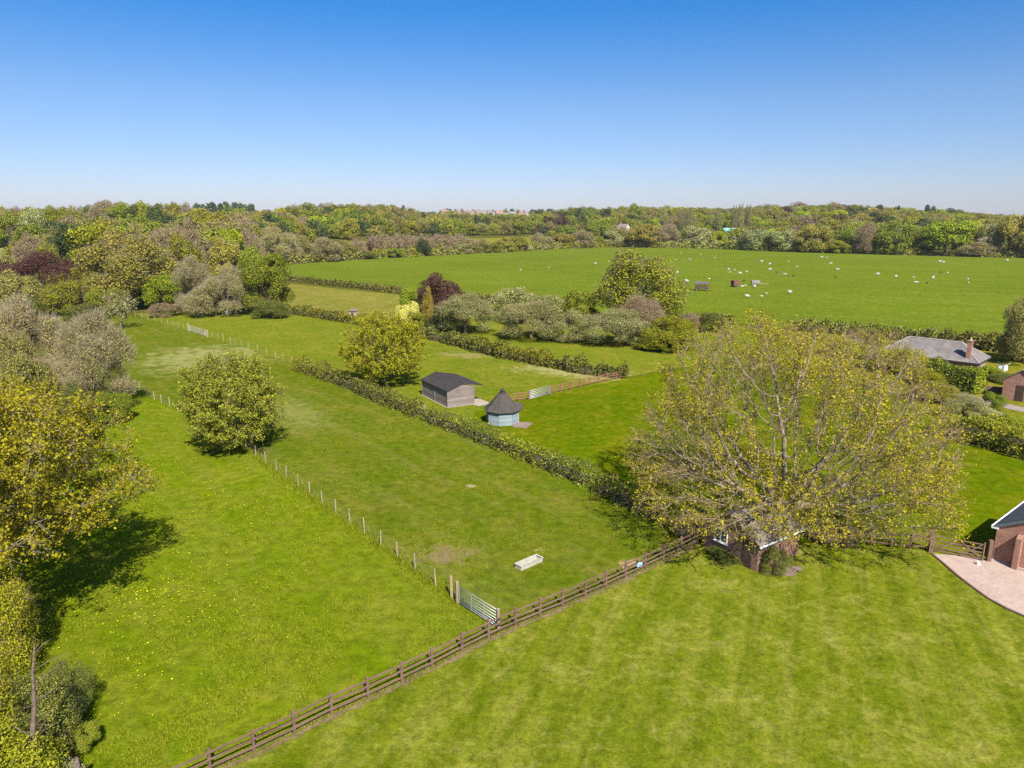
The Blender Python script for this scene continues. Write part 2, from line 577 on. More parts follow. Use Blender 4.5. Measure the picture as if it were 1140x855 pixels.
# leaf key, bark key, crown shape, crown bottom share, lobes, lobe size, twig share, leaf count scale, leaf size scale, hole
KINDS = {
    'oak':     ('oak', 'grey', 'dome', .04, 34, .30, .25, 1.1, 1.0, -.75),
    'yellow_oak': ('fresh', 'twig', 'dome', .0, 34, .30, .15, 1.1, .8, -.75),
    'gold':    ('gold', 'grey', 'dome', .03, 36, .28, .3, 1.1, 1.0, -.8),
    'green':   ('green', 'dark', 'dome', .03, 34, .30, .0, 1.15, 1.0, -.85),
    'lime':    ('lime', 'dark', 'dome', .03, 32, .30, .05, 1.1, 1.0, -.8),
    'copper':  ('copper', 'dark', 'dome', .04, 32, .31, .1, 1.2, .9, -.8),
    'grey':    ('grey', 'pale', 'dome', -.03, 30, .31, 1.0, 1.0, .7, -.95),
    'pink':    ('pink', 'pinktwig', 'dome', .0, 30, .31, 1.1, .8, .7, -.9),
    'brown':   ('brown', 'twig', 'dome', .02, 32, .30, .6, 1.0, .9, -.8),
    'dark':    ('dark', 'dark', 'dome', .04, 22, .36, .0, 1.2, .9, -.7),
    'pine':    ('pine', 'dark', 'dome', .55, 12, .36, .0, .8, .8, -.4),
    'blossom': ('blossom', 'dark', 'dome', .04, 24, .34, .1, 1.1, .8, -.65),
    'apple':   ('apple', 'twig', 'dome', .03, 36, .29, .3, 1.5, .7, -.8),
    'white':   ('white', 'grey', 'dome', -.04, 30, .30, .15, 1.2, .7, -.9),
    'yellow':  ('yellow', 'grey', 'dome', .0, 20, .34, .0, 1.0, .8, -.5),
    'poplar':  ('poplar', 'grey', 'column', .04, 30, .34, .5, 1.0, .8, -.6),
    'conifer': ('gold', 'dark', 'cone', .05, 26, .3, .0, 1.0, .7, -.5),
    'shrub':   ('hedge', 'dark', 'dome', -.05, 30, .30, .15, 1.2, .8, -.9),
    'bramble': ('pink', 'pinktwig', 'dome', -.05, 30, .31, .8, 1.0, .7, -.9),
}


def crown_and_trunk(kind, res, seed):
    lk, bk, shape, z0, nl, lr, tw, ns, ss, hole = KINDS[kind]
    rs = np.random.RandomState(seed)
    n, size = {'far': (3000, .54), 'mid': (11000, .33), 'near': (26000, .2)}[res]
    n = int(n * ns); size *= ss
    P, d, cs = lobe_points(rs, int(n * 1.35), W0, H0, z0 * H0, shape, nl, lr, hole)
    parts = []
    V, Q = leaf_quads(rs, P[:n], d[:n] + np.array([0, 0, .3]), size, .65)
    parts.append((V, Q, 0))
    if tw > 0:
        k = min(len(P), int(n * tw * .6))
        i = rs.choice(len(P), k, replace=False)
        A = P[i] - d[i] * .3
        dirs = unit(d[i] * .8 + rs.normal(size=(k, 3)) * .45 + np.array([0, 0, .45]))
        ln = rs.uniform(.5, 1.2, k)[:, None] * (1.35 if res == 'far' else 1.0)
        V, Q = ribbons(rs, A, A + dirs * ln, {'far': .13, 'mid': .06, 'near': .035}[res])
        parts.append((V, Q, 1))
    V, Q, mi = cat_geo(parts)
    me = npmesh('crown', V, Q, mi=mi)
    me.materials.append(L[lk]); me.materials.append(BK[bk])
    o = rs.permutation(len(cs))[:{'far': 3, 'mid': 7, 'near': 10}[res]]
    low = z0 < .015
    tb = trunk_geo(rs, H0, [cs[j] for j in o], .26 if not low else .2, .5 if kind == 'pine' else (.12 if low else .25))
    if low:
        for j in range(4):
            a = rs.uniform(0, 6.28)
            tb.tube([(math.cos(a) * .3, math.sin(a) * .3, -.2), (math.cos(a) * 1.1, math.sin(a) * 1.1, 2.2), tuple(cs[o[0]] * .5 + np.array([math.cos(a), math.sin(a), 0]))], [.09, .06, .03], 5)
    return me, tb, BK[bk]


def proto(kind, res, var):
    k = (kind, res, var)
    if k not in PROTO:
        me, tb, bm_ = crown_and_trunk(kind, res, sum(map(ord, kind)) * 13 + var * 101 + len(res))
        t = tb.build('trunk', bm_)
        tm = t.data
        bpy.data.objects.remove(t)
        PROTO[k] = (me, tm)
    return PROTO[k]


NAME = {'yellow_oak': 'oak_tree', 'oak': 'oak_tree', 'gold': 'oak_tree', 'green': 'maple_tree', 'lime': 'lime_tree', 'copper': 'copper_beech', 'grey': 'willow_tree',
        'pink': 'birch_tree', 'brown': 'ash_tree', 'dark': 'holly_tree', 'pine': 'pine_tree', 'blossom': 'hawthorn_tree', 'apple': 'apple_tree',
        'white': 'blossom_bush', 'yellow': 'yellow_shrub', 'poplar': 'poplar_tree', 'conifer': 'cypress_tree', 'shrub': 'shrub', 'bramble': 'bramble_bush'}
CATG = {'white': 'bush', 'yellow': 'shrub', 'shrub': 'shrub', 'bramble': 'bush'}
ROWS = []     # every planted tree with its column in the photograph, for the labels of the far woods


def plant(kind, px, D, top, wpx, label=None, res='mid', group=None, name=None, cat=None, h=None):
    """a tree of a kind at column px, forward distance D, whose top reaches row top and whose crown is wpx wide"""
    b = T(px, D)
    Zd = D * cp + (H - b.z) * sp
    ht = h if h else max(1.0, (H - D * math.tan(depr(top))) - b.z)
    w = wpx * Zd / F
    me, tm = proto(kind, res, random.randrange(3 if res != 'near' else 2))
    rz = random.uniform(0, 6.28)
    o = thing(name or NAME[kind], label, cat or CATG.get(kind, 'tree'), b, rz, group)
    s = w / W0
    o.scale = (s, s * random.uniform(.92, 1.08), ht / H0)
    link('trunk', tm, [], o)
    link('crown', me, [], o)
    return o


# ------------------------------------------------------------------ branching trees (grown towards points in the crown)
def colonize(rs, att, trunk, step, di, dk, iters=120, up=0.0, droop=None):
    nodes = np.array(trunk, float)
    par = np.arange(len(trunk)) - 1
    nodes_l, par_l = [nodes], [par]
    N = len(nodes)
    d2 = ((att[:, None] - nodes[None]) ** 2).sum(2)
    ni = d2.argmin(1); nd = d2.min(1)
    allp = nodes
    alive = np.ones(len(att), bool)
    for it in range(iters):
        act = alive & (nd < di * di)
        if not act.any():
            if it < 5: di *= 1.6; continue
            break
        i = ni[act]
        v = unit(att[act] - allp[i])
        S = np.zeros((N, 3)); np.add.at(S, i, v)
        g = np.unique(i)
        dirs = unit(unit(S[g]) + rs.normal(size=(len(g), 3)) * .13 + np.array([0, 0, up]))
        new = allp[g] + dirs * step
        # forget a step that lands where a branch already is
        allp = np.concatenate([allp, new])
        par_l.append(g); nodes_l.append(new)
        a = np.where(alive)[0]
        dd = ((att[a][:, None] - new[None]) ** 2).sum(2)
        m = dd.min(1); k = dd.argmin(1) + N
        better = m < nd[a]
        nd[a[better]] = m[better]; ni[a[better]] = k[better]
        N = len(allp)
        alive &= nd > dk * dk
        if N > 26000: break
    return allp, np.concatenate(par_l)


def limb_mesh(P, par, tip, ex, thick=5, rmax=9):
    N = len(P)
    cnt = np.zeros(N)
    has = np.zeros(N, bool); has[par[par >= 0]] = True
    cnt[~has] = 1
    for i in range(N - 1, 0, -1):
        if par[i] >= 0: cnt[par[i]] += cnt[i]
    r = np.minimum(tip * cnt ** (1 / ex), rmax)
    ch = np.where(par >= 0)[0]
    Vs, Qs, b = [], [], 0
    for lo, hi, ns in ((0, .03, 3), (.03, .12, 5), (.12, 99, 9)):
        e = ch[(r[ch] >= lo) & (r[ch] < hi)]
        if not len(e): continue
        A, B = P[par[e]], P[e]
        d = unit(B - A)
        ref = np.tile(np.array([.31, .57, .76]), (len(e), 1))
        u = unit(np.cross(d, ref)); w = np.cross(d, u)
        ra = np.minimum(r[par[e]], r[e] * 1.35)[:, None]; rb = r[e][:, None]
        A = A - d * ra * .35
        ang = np.arange(ns) * 2 * math.pi / ns
        ring = np.cos(ang)[None, :, None] * u[:, None] + np.sin(ang)[None, :, None] * w[:, None]
        V = np.concatenate([A[:, None] + ring * ra[:, None], B[:, None] + ring * rb[:, None]], 1)
        k = np.arange(ns); k2 = (k + 1) % ns
        q = np.stack([k, k2, k2 + ns, k + ns], 1)
        Qs.append((np.arange(len(e))[:, None, None] * 2 * ns + q[None]).reshape(-1, 4) + b)
        Vs.append(V.reshape(-1, 3)); b += V.size // 3
    return np.concatenate(Vs), np.concatenate(Qs), r, ~has


def dome_points(rs, n, Rr, z0, Ht, zc, flat=1.0, inner=.25, skirt=0.0, lumpy=.13):
    d = unit(rs.normal(size=(n * 2, 3)))
    rad = (inner ** 3 + (1 - inner ** 3) * rs.uniform(0, 1, n * 2)) ** (1 / 3)
    rz = np.where(d[:, 2] > 0, Ht - zc, zc - z0)
    P = d * rad[:, None] * np.stack([np.full(n * 2, Rr), np.full(n * 2, Rr), rz], 1)
    lump = 1 + lumpy * wob(d * 3.0, rs, 1.0)
    P *= lump[:, None]
    P[:, 2] += zc
    if skirt:
        P[:, 2] -= skirt * (np.hypot(P[:, 0], P[:, 1]) / Rr) ** 3
    ok = P[:, 2] > 0.6
    return P[ok][:n]


def branching_tree(name, label, base, rz, Rr, Ht, z0, zc, seed, natt, step, tip, lk, bk, tk, ntw, nleaf, lsize, trunk_h, twig_len=(.35, .8), skirt=0., di=4.5, dk=.9, ex=2.25, cat='tree', bend=(0, 0), twig_w=.016, up=0.0, squash=(1, 1), thin=0.0, lump=.13, group=None, inner=.25, off=(0, 0), front=1.0):
    rs = np.random.RandomState(seed)
    att = dome_points(rs, natt, Rr, z0, Ht, zc, skirt=skirt, lumpy=lump, inner=inner)
    att[:, 1] = np.where(att[:, 1] < 0, att[:, 1] * front, att[:, 1])
    att[:, 0] += off[0] * np.clip(att[:, 2] / zc, .3, 1); att[:, 1] += off[1] * np.clip(att[:, 2] / zc, .3, 1)
    att[:, 0] *= squash[0]; att[:, 1] *= squash[1]
    k = max(2, int(trunk_h / step))
    trunk = [np.array([bend[0] * (i / k) ** 2, bend[1] * (i / k) ** 2, trunk_h * i / k - .2]) for i in range(k + 1)]
    P, par = colonize(rs, att, trunk, step, di, dk, up=up)
    V, Q, r, tips = limb_mesh(P, par, tip, ex)
    root = thing(name, label, cat, base, rz, group)
    link('trunk', npmesh('trunk', V, Q, smooth=True), BK[bk], root)
    # twigs and leaves on the thin ends
    fine = np.where((r < tip * 2.6) & (par >= 0) & (np.arange(len(P)) > k))[0]
    i = np.repeat(fine, ntw)
    n = len(i)
    bd = unit(P[i] - P[par[i]])
    out = unit(P[i] - np.array([0, 0, zc * .55]))
    A = P[i] - (P[i] - P[par[i]]) * rs.uniform(0, 1, n)[:, None]
    dr = unit(bd * .55 + out * .45 + rs.normal(size=(n, 3)) * .6 + np.array([0, 0, .18]))
    ln = rs.uniform(twig_len[0], twig_len[1], n)[:, None]
    B = A + dr * ln
    VT, QT = ribbons(rs, A, B, twig_w * rs.uniform(.7, 1.6, n))
    parts = [(VT, QT, 1)]
    patch = wob(P[i], rs, .55)            # some boughs leaf sooner than others
    keep = patch + rs.normal(size=n) * .5 > thin
    j = np.repeat(np.where(keep)[0], nleaf)
    t = rs.uniform(.55, 1.08, len(j))[:, None]
    LP = A[j] + (B[j] - A[j]) * t + rs.normal(size=(len(j), 3)) * lsize * .7
    VL, QL = leaf_quads(rs, LP, out[j] * .5 + np.array([0, 0, .6]), lsize, 1.0)
    parts.append((VL, QL, 0))
    V, Q, mi = cat_geo(parts)
    me = npmesh('crown', V, Q, mi=mi)
    link('crown', me, [L[lk], BK[tk]], root)
    print(name, 'nodes', len(P), 'twigs', n, 'leaves', len(j), 'trunk r', round(float(r[0]), 2))
    return root


# ------------------------------------------------------------------ the setting: ground and fields
def sheet(name, pts, mat, z, kind='structure'):
    me = bpy.data.meshes.new(name)
    bm = bmesh.new()
    vs = [bm.verts.new((p[0], p[1], z)) for p in pts]
    f = bm.faces.new(vs)
    bm.normal_update()
    if f.normal.z < 0: f.normal_flip()
    bmesh.ops.triangulate(bm, faces=[f])
    bm.to_mesh(me); bm.free()
    o = link(name, me, mat)
    return tag(o, kind=kind)


def make_ground():
    rad = np.concatenate([[0.0], np.geomspace(20, 180, 10), np.arange(195, 1150, 18), np.geomspace(1200, 9000, 14)])
    ang = np.concatenate([np.linspace(-62, 62, 125), np.linspace(75, 285, 15)])
    A, Rd = np.meshgrid(np.radians(ang), rad)
    X = Rd * np.sin(A); Y = Rd * np.cos(A)
    # forward distance grid: keep rows at constant D in front
    Zt = np.where(Y > 0, terrain(X, Y), 0)
    V = np.stack([X, Y, Zt], 2).reshape(-1, 3)
    na, nr = len(ang), len(rad)
    i, j = np.meshgrid(np.arange(nr - 1), np.arange(na), indexing='ij')
    jn = (j + 1) % na
    q = np.stack([i * na + j, i * na + jn, (i + 1) * na + jn, (i + 1) * na + j], 2).reshape(-1, 4)[:, ::-1]
    me = npmesh('ground', V, q, smooth=True)
    return me


FENCE = [(283, 837), (328, 816), (369, 795), (410, 777), (447, 759.5), (481, 743), (514, 725.5), (544, 710.5), (574, 697), (601, 685.5), (626, 675), (651, 664), (674, 654), (696, 643.5), (718, 633), (738, 623.5)]
WIRE = [(285, 508), (296, 516), (308, 525), (319, 533), (332, 542.5), (345, 551), (359, 561.5), (373.7, 571.5), (389, 582.5), (406, 594.5), (424, 608), (442.6, 621), (462.5, 635.5), (485, 653)]
fp = [G(*p) for p in FENCE]
d0 = (fp[0] - fp[4]) / 4
fleft = [fp[0] + d0 * k for k in range(1, 9)]
fence_pts = list(reversed(fleft)) + fp
d1 = (fp[-1] - fp[-4]) / 3
fence_pts += [fp[-1] + d1 * k for k in (1, 2)]

dry = (.30, .25, .10)
M_ground = grass_mat('rough_ground', (.075, .082, .010), (.10, .09, .016), (.14, .11, .04), .5)
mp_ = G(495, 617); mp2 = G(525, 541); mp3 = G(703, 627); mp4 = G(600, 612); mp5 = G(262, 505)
M_left = grass_mat('paddock_rough_grass', (.105, .15, .003), (.14, .165, .006), (.22, .195, .03), .4, bump=.9, streak=(R(-40), .5, .05, .45, (.165, .17, .02)))
M_mid = grass_mat('paddock_grazed_grass', (.082, .117, .005), (.112, .124, .006), (.19, .155, .035), .5, streak=(R(-40), .55, .05, .45, (.155, .15, .03)),
                  spots=[(mp_.x, mp_.y, 2.0, 1.5, .2, (.15, .105, .055), .9), (mp2.x, mp2.y, .5, .35, 0, (.30, .22, .14), .9), (mp3.x, mp3.y, .8, .6, .3, (.30, .21, .11), .7),
                         (mp4.x, mp4.y, .5, .2, .3, (.32, .24, .12), .5), (G(420, 380).x - 8, G(420, 380).y - 15, 14, 8, .2, (.20, .17, .07), .0),
                         (G(225, 398).x, G(225, 398).y, 10, 12, .3, (.24, .215, .085), .55), (G(478, 463).x, G(478, 463).y, 1.2, .5, -.6, (.30, .23, .14), .9),
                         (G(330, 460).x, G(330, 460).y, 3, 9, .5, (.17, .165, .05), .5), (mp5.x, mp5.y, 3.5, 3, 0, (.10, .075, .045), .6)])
M_strip = grass_mat('paddock_strip_grass', (.114, .146, .009), (.15, .158, .011), (.24, .18, .04), .45,
                    spots=[(G(640, 415).x, G(640, 415).y, 10, 3.5, -.5, (.24, .21, .09), .7), (G(520, 395).x, G(520, 395).y, 5, 2.5, -.3, (.20, .16, .07), .5)])
M_bright = grass_mat('lawn_lush_grass', (.076, .116, .001), (.112, .128, .002), (.22, .185, .015), .4)
M_lawn = grass_mat('lawn_mown_grass', (.088, .117, .004), (.135, .150, .010), (.27, .245, .065), .6, scale=1.7, stripes=(R(22), .95, .36), bump=.6,
                   streak=(R(22), 1.3, .10, .5, (.20, .192, .03)))
M_sheep = grass_mat('pasture_grass', (.098, .140, .008), (.122, .150, .011), (.17, .165, .03), .25, scale=.6, fine=3.0, bump=.35, streak=(R(-68), .25, .012, .5, (.155, .165, .022)))
M_hay = grass_mat('strip_dry_grass', (.15, .155, .022), (.19, .168, .030), (.29, .21, .07), .6)
M_garden = grass_mat('garden_grass', (.14, .145, .010), (.18, .155, .015), (.26, .20, .05), .5)
M_meadow = grass_mat('far_meadow_grass', (.17, .16, .02), (.20, .175, .025), (.25, .20, .04), .3, scale=.3)
M_pale = grass_mat('far_field_pale', (.19, .22, .075), (.22, .24, .09), (.26, .25, .12), .3, scale=.3)

ground = tag(link('ground', make_ground(), M_ground), kind='structure')

E = lambda L_: [G(*p) for p in L_]
H1L = [(331, 411), (360, 420), (395, 434), (430, 449), (466, 464), (500, 477), (560, 500), (600, 516), (640, 533), (657, 540)]
H1B = [(668, 546), (700, 562), (740, 582)]
H2L = [(306, 347), (350, 353), (393, 360), (430, 366), (460, 371), (481, 378), (504, 383), (537, 392), (570, 400), (611, 408), (650, 416), (697, 421)]
H3L = [(323, 312.5), (360, 317), (400, 321), (450, 327), (500, 331.5), (555, 337), (640, 347), (700, 352), (760, 357), (815, 362), (880, 367), (950, 373), (1050, 383), (1140, 395), (1260, 412)]

wire = E(WIRE)
gate_a, gate_b = G(511, 673), G(553.5, 700)
left_pts = [gate_a] + list(reversed(wire)) + E([(265, 497), (225, 472), (189, 452), (156, 434), (100, 440), (-150, 455), (-700, 520)]) + [Vector((-90, 20, 0)), Vector((-60, -10, 0)), fence_pts[0]] + fence_pts[1:15] + [gate_b]
cut = [i for i, p in enumerate(fence_pts) if p.x < gate_b.x][-1]
left_pts = [gate_a] + list(reversed(wire)) + E([(265, 497), (225, 472), (189, 452), (156, 434), (100, 440), (-150, 455), (-700, 520)]) + [Vector((-90, 10, 0)), fence_pts[0]] + fence_pts[1:cut + 1] + [gate_b]
sheet('left_paddock', left_pts, M_left, .004)
mid_pts = [gate_a, gate_b] + fence_pts[cut + 1:] + E([(783, 609), (762, 592), (740, 580), (700, 560), (657, 539), (600, 515), (560, 499), (500, 476), (430, 448), (360, 419), (331, 409), (325, 405), (276, 387), (229, 375), (205, 367), (165, 356), (120, 346), (60, 350), (60, 400), (156, 434), (189, 452), (225, 472), (265, 497)]) + wire
sheet('middle_paddock', mid_pts, M_mid, .008)
sheet('strip_paddock', E([(165, 356), (150, 349), (200, 347), (306, 347), (393, 360), (460, 371), (504, 383), (570, 400), (650, 416), (697, 421), (686, 424), (646, 432), (613, 439), (577, 447), (530, 458), (520, 484), (500, 476), (430, 448), (360, 419), (331, 409), (325, 405), (276, 387), (229, 375), (205, 367)]), M_strip, .012)
sheet('lush_lawn', E([(530, 458), (577, 447), (613, 439), (646, 432), (686, 424), (697, 421), (760, 410), (900, 415), (1000, 440), (1065, 490), (1140, 514), (1300, 560), (1300, 640), (1104, 623), (1035, 613), (880, 603), (783, 609), (762, 592), (740, 580), (700, 560), (657, 539), (600, 515), (560, 499), (520, 484)]), M_bright, .016)
sheet('near_lawn', fence_pts[::-1] + [Vector((-28, -60, 0)), Vector((90, -60, 0)), G(1300, 660), G(1104, 623.5), G(1035, 613), G(880, 603), G(783, 609)], M_lawn, .020)
sheet('dry_strip', E([(324, 316), (450, 329), (520, 335), (500, 352), (460, 369), (393, 358), (306, 346), (300, 330)]), M_hay, .024)
sheet('orchard_grass', E([(520, 335), (640, 348), (760, 358), (880, 368), (900, 412), (760, 409), (697, 420), (611, 407), (537, 391), (481, 377), (460, 369), (500, 352)]), M_strip, .028)
sheet('house_garden', E([(880, 368), (950, 374), (1140, 396), (1280, 415), (1300, 555), (1140, 513), (1065, 489), (1000, 439), (900, 412)]), M_garden, .032)
fe = [GD(px, edge_D(px)) for px in (315, 360, 420, 490, 560, 611, 650, 689, 740, 792, 850, 915, 979, 1030, 1082, 1140, 1220, 1300)]
sheet('sheep_field', fe + E([(1300, 418), (1260, 411), (1140, 394), (1050, 382), (950, 372), (880, 366), (815, 361), (760, 356), (640, 346), (555, 336), (450, 326), (323, 311.5)]), M_sheep, .036)


def hill_sheet(name, px0, px1, Da, Db, mat, dz):
    nx, nd = 30, 12
    V = []
    for d in np.linspace(0, 1, nd):
        for px in np.linspace(px0, px1, nx):
            D = Da(px) * (1 - d) + Db(px) * d
            p = T(px, D)
            V.append((p.x, p.y, p.z + dz))
    q = [(j * nx + i, j * nx + i + 1, (j + 1) * nx + i + 1, (j + 1) * nx + i) for j in range(nd - 1) for i in range(nx - 1)]
    return tag(link(name, npmesh(name, V, q, smooth=True), mat), kind='structure')


hill_sheet('far_meadow', 365, 600, lambda p: edge_D(p) + 45, lambda p: np.interp(p, *D0) + .27 * (np.interp(p, *D1) - np.interp(p, *D0)), M_meadow, .25)
hill_sheet('far_field', -80, 24, lambda p: 225, lambda p: 330, M_pale, .25)


# driveway
def drive():
    t = NT('driveway_paving')
    p = pos_node(t)
    mp = t.n('ShaderNodeMapping'); t.l(p, mp.inputs[0]); mp.inputs['Rotation'].default_value = (0, 0, R(51))
    bk = t.n('ShaderNodeTexBrick'); t.l(mp.outputs[0], bk.inputs['Vector'])
    bk.inputs['Color1'].default_value = (.33, .235, .19, 1); bk.inputs['Color2'].default_value = (.40, .29, .235, 1); bk.inputs['Mortar'].default_value = (.22, .17, .14, 1)
    bk.inputs['Scale'].default_value = 1; bk.inputs['Brick Width'].default_value = .2; bk.inputs['Row Height'].default_value = .1; bk.inputs['Mortar Size'].default_value = .008
    n = t.noise(p, .9, 5, .7)
    col = t.mix(t.rng(n, .35, .7, 0, .5), bk.outputs[0], (.46, .36, .30))
    col = t.mix(t.rng(t.noise(p, 5, 4), .5, .75, 0, .5), col, (.20, .14, .11))
    return t.done(t.bsdf(col, .85, .25, bk.outputs[1], -.2, .01))


edge = [(1037, 617), (1048, 626), (1064, 640), (1082, 654), (1100, 667), (1120, 678), (1145, 689), (1200, 712), (1300, 750)]
sheet('driveway', E(edge + [(1300, 690), (1150, 640), (1104, 624), (1096, 624), (1066, 619)]), drive(), .040)
kb = MB()
ep = E(edge)
for a, b in zip(ep, ep[1:]): kb.bar(a + Vector((0, 0, .03)), b + Vector((0, 0, .03)), .12, .14)
tag(kb.build('driveway_kerb', plain_mat('kerb_dark_brick', (.16, .09, .07), .9)), kind='structure')

def soil_strip(pts, off, wid, name, z):
    rs_ = random.Random(9); a_, b_ = [], []
    for p, q in zip(pts, pts[1:]):
        d = (q - p).normalized(); nn = Vector((d.y, -d.x, 0))
        for k in range(6):
            c = p.lerp(q, k / 6)
            a_.append(c + nn * (off - wid * rs_.uniform(.2, .6))); b_.append(c + nn * (off + wid * rs_.uniform(.1, .8)))
    V = [tuple(v) for v in a_] + [tuple(v) for v in b_]
    n = len(a_)
    V = [(x_, y_, z) for x_, y_, _ in V]
    return tag(link(name, npmesh(name, V, [(i, n + i, n + i + 1, i + 1) for i in range(n - 1)]), grass_mat('bare_fence_soil', (.15, .12, .05), (.20, .145, .085), (.24, .17, .10), .8)), kind='structure')


soil_strip(fence_pts, .22, .3, 'bare_soil_strip', .048)

# ------------------------------------------------------------------ fences and gates
M_fence = wood_mat('fence_brown_wood', (.085, .048, .034), (.175, .105, .078))
M_fence2 = wood_mat('fence_red_brown_wood', (.15, .055, .035), (.25, .11, .07))
M_greywood = wood_mat('fence_post_grey_wood', (.22, .17, .11), (.40, .32, .21))
M_palewood = wood_mat('gate_post_pale_wood', (.17, .115, .07), (.30, .22, .14))
M_galv = plain_mat('galvanised_steel', (.42, .43, .43), .45, .5, .35, .2, 5)
M_wire = plain_mat('wire_steel', (.30, .29, .27), .5, .5, .3)


def rail_fence(name, label, pts, mat, h=1.12, rails=(.32, .66, 1.0), pw_=.12, proud=1, skip=(), group=None):
    root = thing(name, label, 'fence', pts[0], 0, group)
    o0 = Vector(pts[0])
    rs = random.Random(int(abs(pts[0].x * 100)))
    q = [Vector(p) - o0 for p in pts]
    for i, p in enumerate(q):
        d = (q[min(i + 1, len(q) - 1)] - q[max(i - 1, 0)]).normalized()
        lean = Vector((rs.uniform(-.03, .03), rs.uniform(-.03, .03), 0))
        mb = MB().bar(p - Vector((0, 0, .2)), p + lean + Vector((0, 0, h + rs.uniform(-.03, .05))), pw_, pw_, 0, up=d)
        mb.build('post', mat, root, .008)
    for i in range(len(q) - 1):
        if i in skip: continue
        d = (q[i + 1] - q[i]).normalized()
        nrm = Vector((d.y, -d.x, 0)) * (pw_ / 2 + .022)
        for z in rails:
            a = q[i] + nrm + Vector((0, 0, z + rs.uniform(-.025, .025))) - d * .03
            b = q[i + 1] + nrm * 1.0 + Vector((0, 0, z + rs.uniform(-.025, .025))) + d * .028
            MB().bar(a + nrm * rs.uniform(0, .03), b + nrm * rs.uniform(.04, .07), .038, .10).build('rail', mat, root, .006)
    return root


rail_fence('paddock_fence', 'long dark brown three-rail fence between the mown lawn and the paddocks', fence_pts, M_fence)
y2 = [G(905, 602), G(925, 603.5), G(947, 605.5), G(970, 607.5), G(992, 609.5), G(1013, 611.3), G(1034, 613)]
rail_fence('garden_fence', 'short dark brown rail fence under the big oak, left of the wooden field gate', y2, M_fence)
f2 = E([(553, 449), (565, 448), (577.5, 446.5), (588.5, 445)])
rail_fence('shelter_fence', 'reddish two-bay rail fence between the blue hut and the grey field gate', f2, M_fence2, 1.15, group=None)
f3 = E([(613, 439), (624, 436.3), (635, 433.8), (645.7, 431.3), (656, 428.7), (666, 426.3), (675.8, 424.3), (686, 422.6), (695, 420.8)])
rail_fence('strip_fence', 'reddish brown rail fence running from the grey field gate to the hedge', f3, M_fence2, 1.15)


def field_gate(name, label, a, b, n, mat, h=1.15, diag=True, r=.022, wood=False):
    a, b = Vector(a), Vector(b)
    root = thing(name, label, 'gate', a, 0)
    d = (b - a); Ln = d.length; u = d.normalized()
    fr = MB()
    if wood:
        MB().bar((u * .04) + Vector((0, 0, .08)), u * .04 + Vector((0, 0, h + .03)), .09, .08).build('stile', mat, root)
        MB().bar((u * (Ln - .04)) + Vector((0, 0, .08)), u * (Ln - .04) + Vector((0, 0, h + .12)), .08, .08).build('stile', mat, root)
    else:
        for t in (.03, Ln - .03):
            fr.tube([u * t + Vector((0, 0, .1)), u * t + Vector((0, 0, h))], r * 1.2, 8)
        for t in (.34, .67):
            fr.bar(u * Ln * t + Vector((0, 0, .12)), u * Ln * t + Vector((0, 0, h - .02)), .04, .012, 0, up=u)
    if not wood: fr.build('gate_frame', mat, root)
    for k in range(n):
        z = .14 + (h - .18) * (k / (n - 1)) ** 1.15
        if wood: MB().bar(u * .08 + Vector((0, 0, z)), u * (Ln - .08) + Vector((0, 0, z)), .03, .085).build('bar', mat, root, .004)
        else: MB().tube([u * .03 + Vector((0, 0, z)), u * (Ln - .03) + Vector((0, 0, z))], r, 8).build('bar', mat, root, 0, True)
    if wood and diag:
        nn = Vector((u.y, -u.x, 0)) * .035
        MB().bar(u * (Ln - .1) + nn + Vector((0, 0, .16)), u * Ln * .52 + nn + Vector((0, 0, h - .04)), .025, .08).build('brace', mat, root)
        MB().bar(u * Ln * .95 + nn * 1.9 + Vector((0, 0, h - .05)), u * Ln * .55 + nn * 1.9 + Vector((0, 0, .16)), .025, .07).build('brace', mat, root)
        MB().bar(u * .1 + nn + Vector((0, 0, .16)), u * Ln * .42 + nn + Vector((0, 0, h - .04)), .025, .07).build('brace', mat, root)
    return root


def post(name, label, p, h, w, mat, group=None, cat='post'):
    mb = MB().bar((0, 0, -.2), (random.uniform(-.02, .02), random.uniform(-.02, .02), h), w, w)
    o = mb.build(name, mat, None, .012)
    o.location = p; o.rotation_euler.z = random.uniform(-.3, .9)
    return tag(o, label, cat, group)


field_gate('metal_gate', 'galvanised seven-bar gate set against the dark brown paddock fence', gate_a, gate_b, 7, M_galv, 1.2)
post('gate_post', 'pale timber post the galvanised gate hangs from at the wire fence', gate_a - (gate_b - gate_a).normalized() * .16, 1.42, .16, M_palewood)
post('gate_post', 'stout pale timber post behind the hinge post of the galvanised gate', gate_a - (gate_b - gate_a).normalized() * .62 + Vector((-.05, .15, 0)), 1.5, .16, M_palewood)
post('gate_post', 'pale timber post where the galvanised gate meets the dark brown fence', gate_b + (gate_b - gate_a).normalized() * .15, 1.3, .15, M_palewood)
field_gate('metal_gate', 'grey steel field gate in the reddish fence beyond the blue hut', G(589.5, 445), G(612.3, 439.2), 6, M_galv, 1.15, r=.035)
field_gate('wooden_gate', 'brown five-bar wooden gate across the driveway beside the brick garage', G(1037, 614), G(1094, 625), 5, M_fence, 1.2, wood=True)
post('gate_post', 'thick brown post at the lawn end of the wooden five-bar gate', G(1035, 614) + Vector((-.05, -.12, 0)), 1.55, .26, M_fence)
post('gate_post', 'brown post between the wooden five-bar gate and the garage wall', G(1100, 625), 1.5, .24, M_fence)
wg = MB().prism([(.1 * math.cos(a), .13 * math.sin(a)) for a in np.linspace(0, 5.5, 7)], 0, .26).prism([(.07 * math.cos(a) + .16, .07 * math.sin(a)) for a in np.linspace(0, 5.5, 7)], .0, .1)
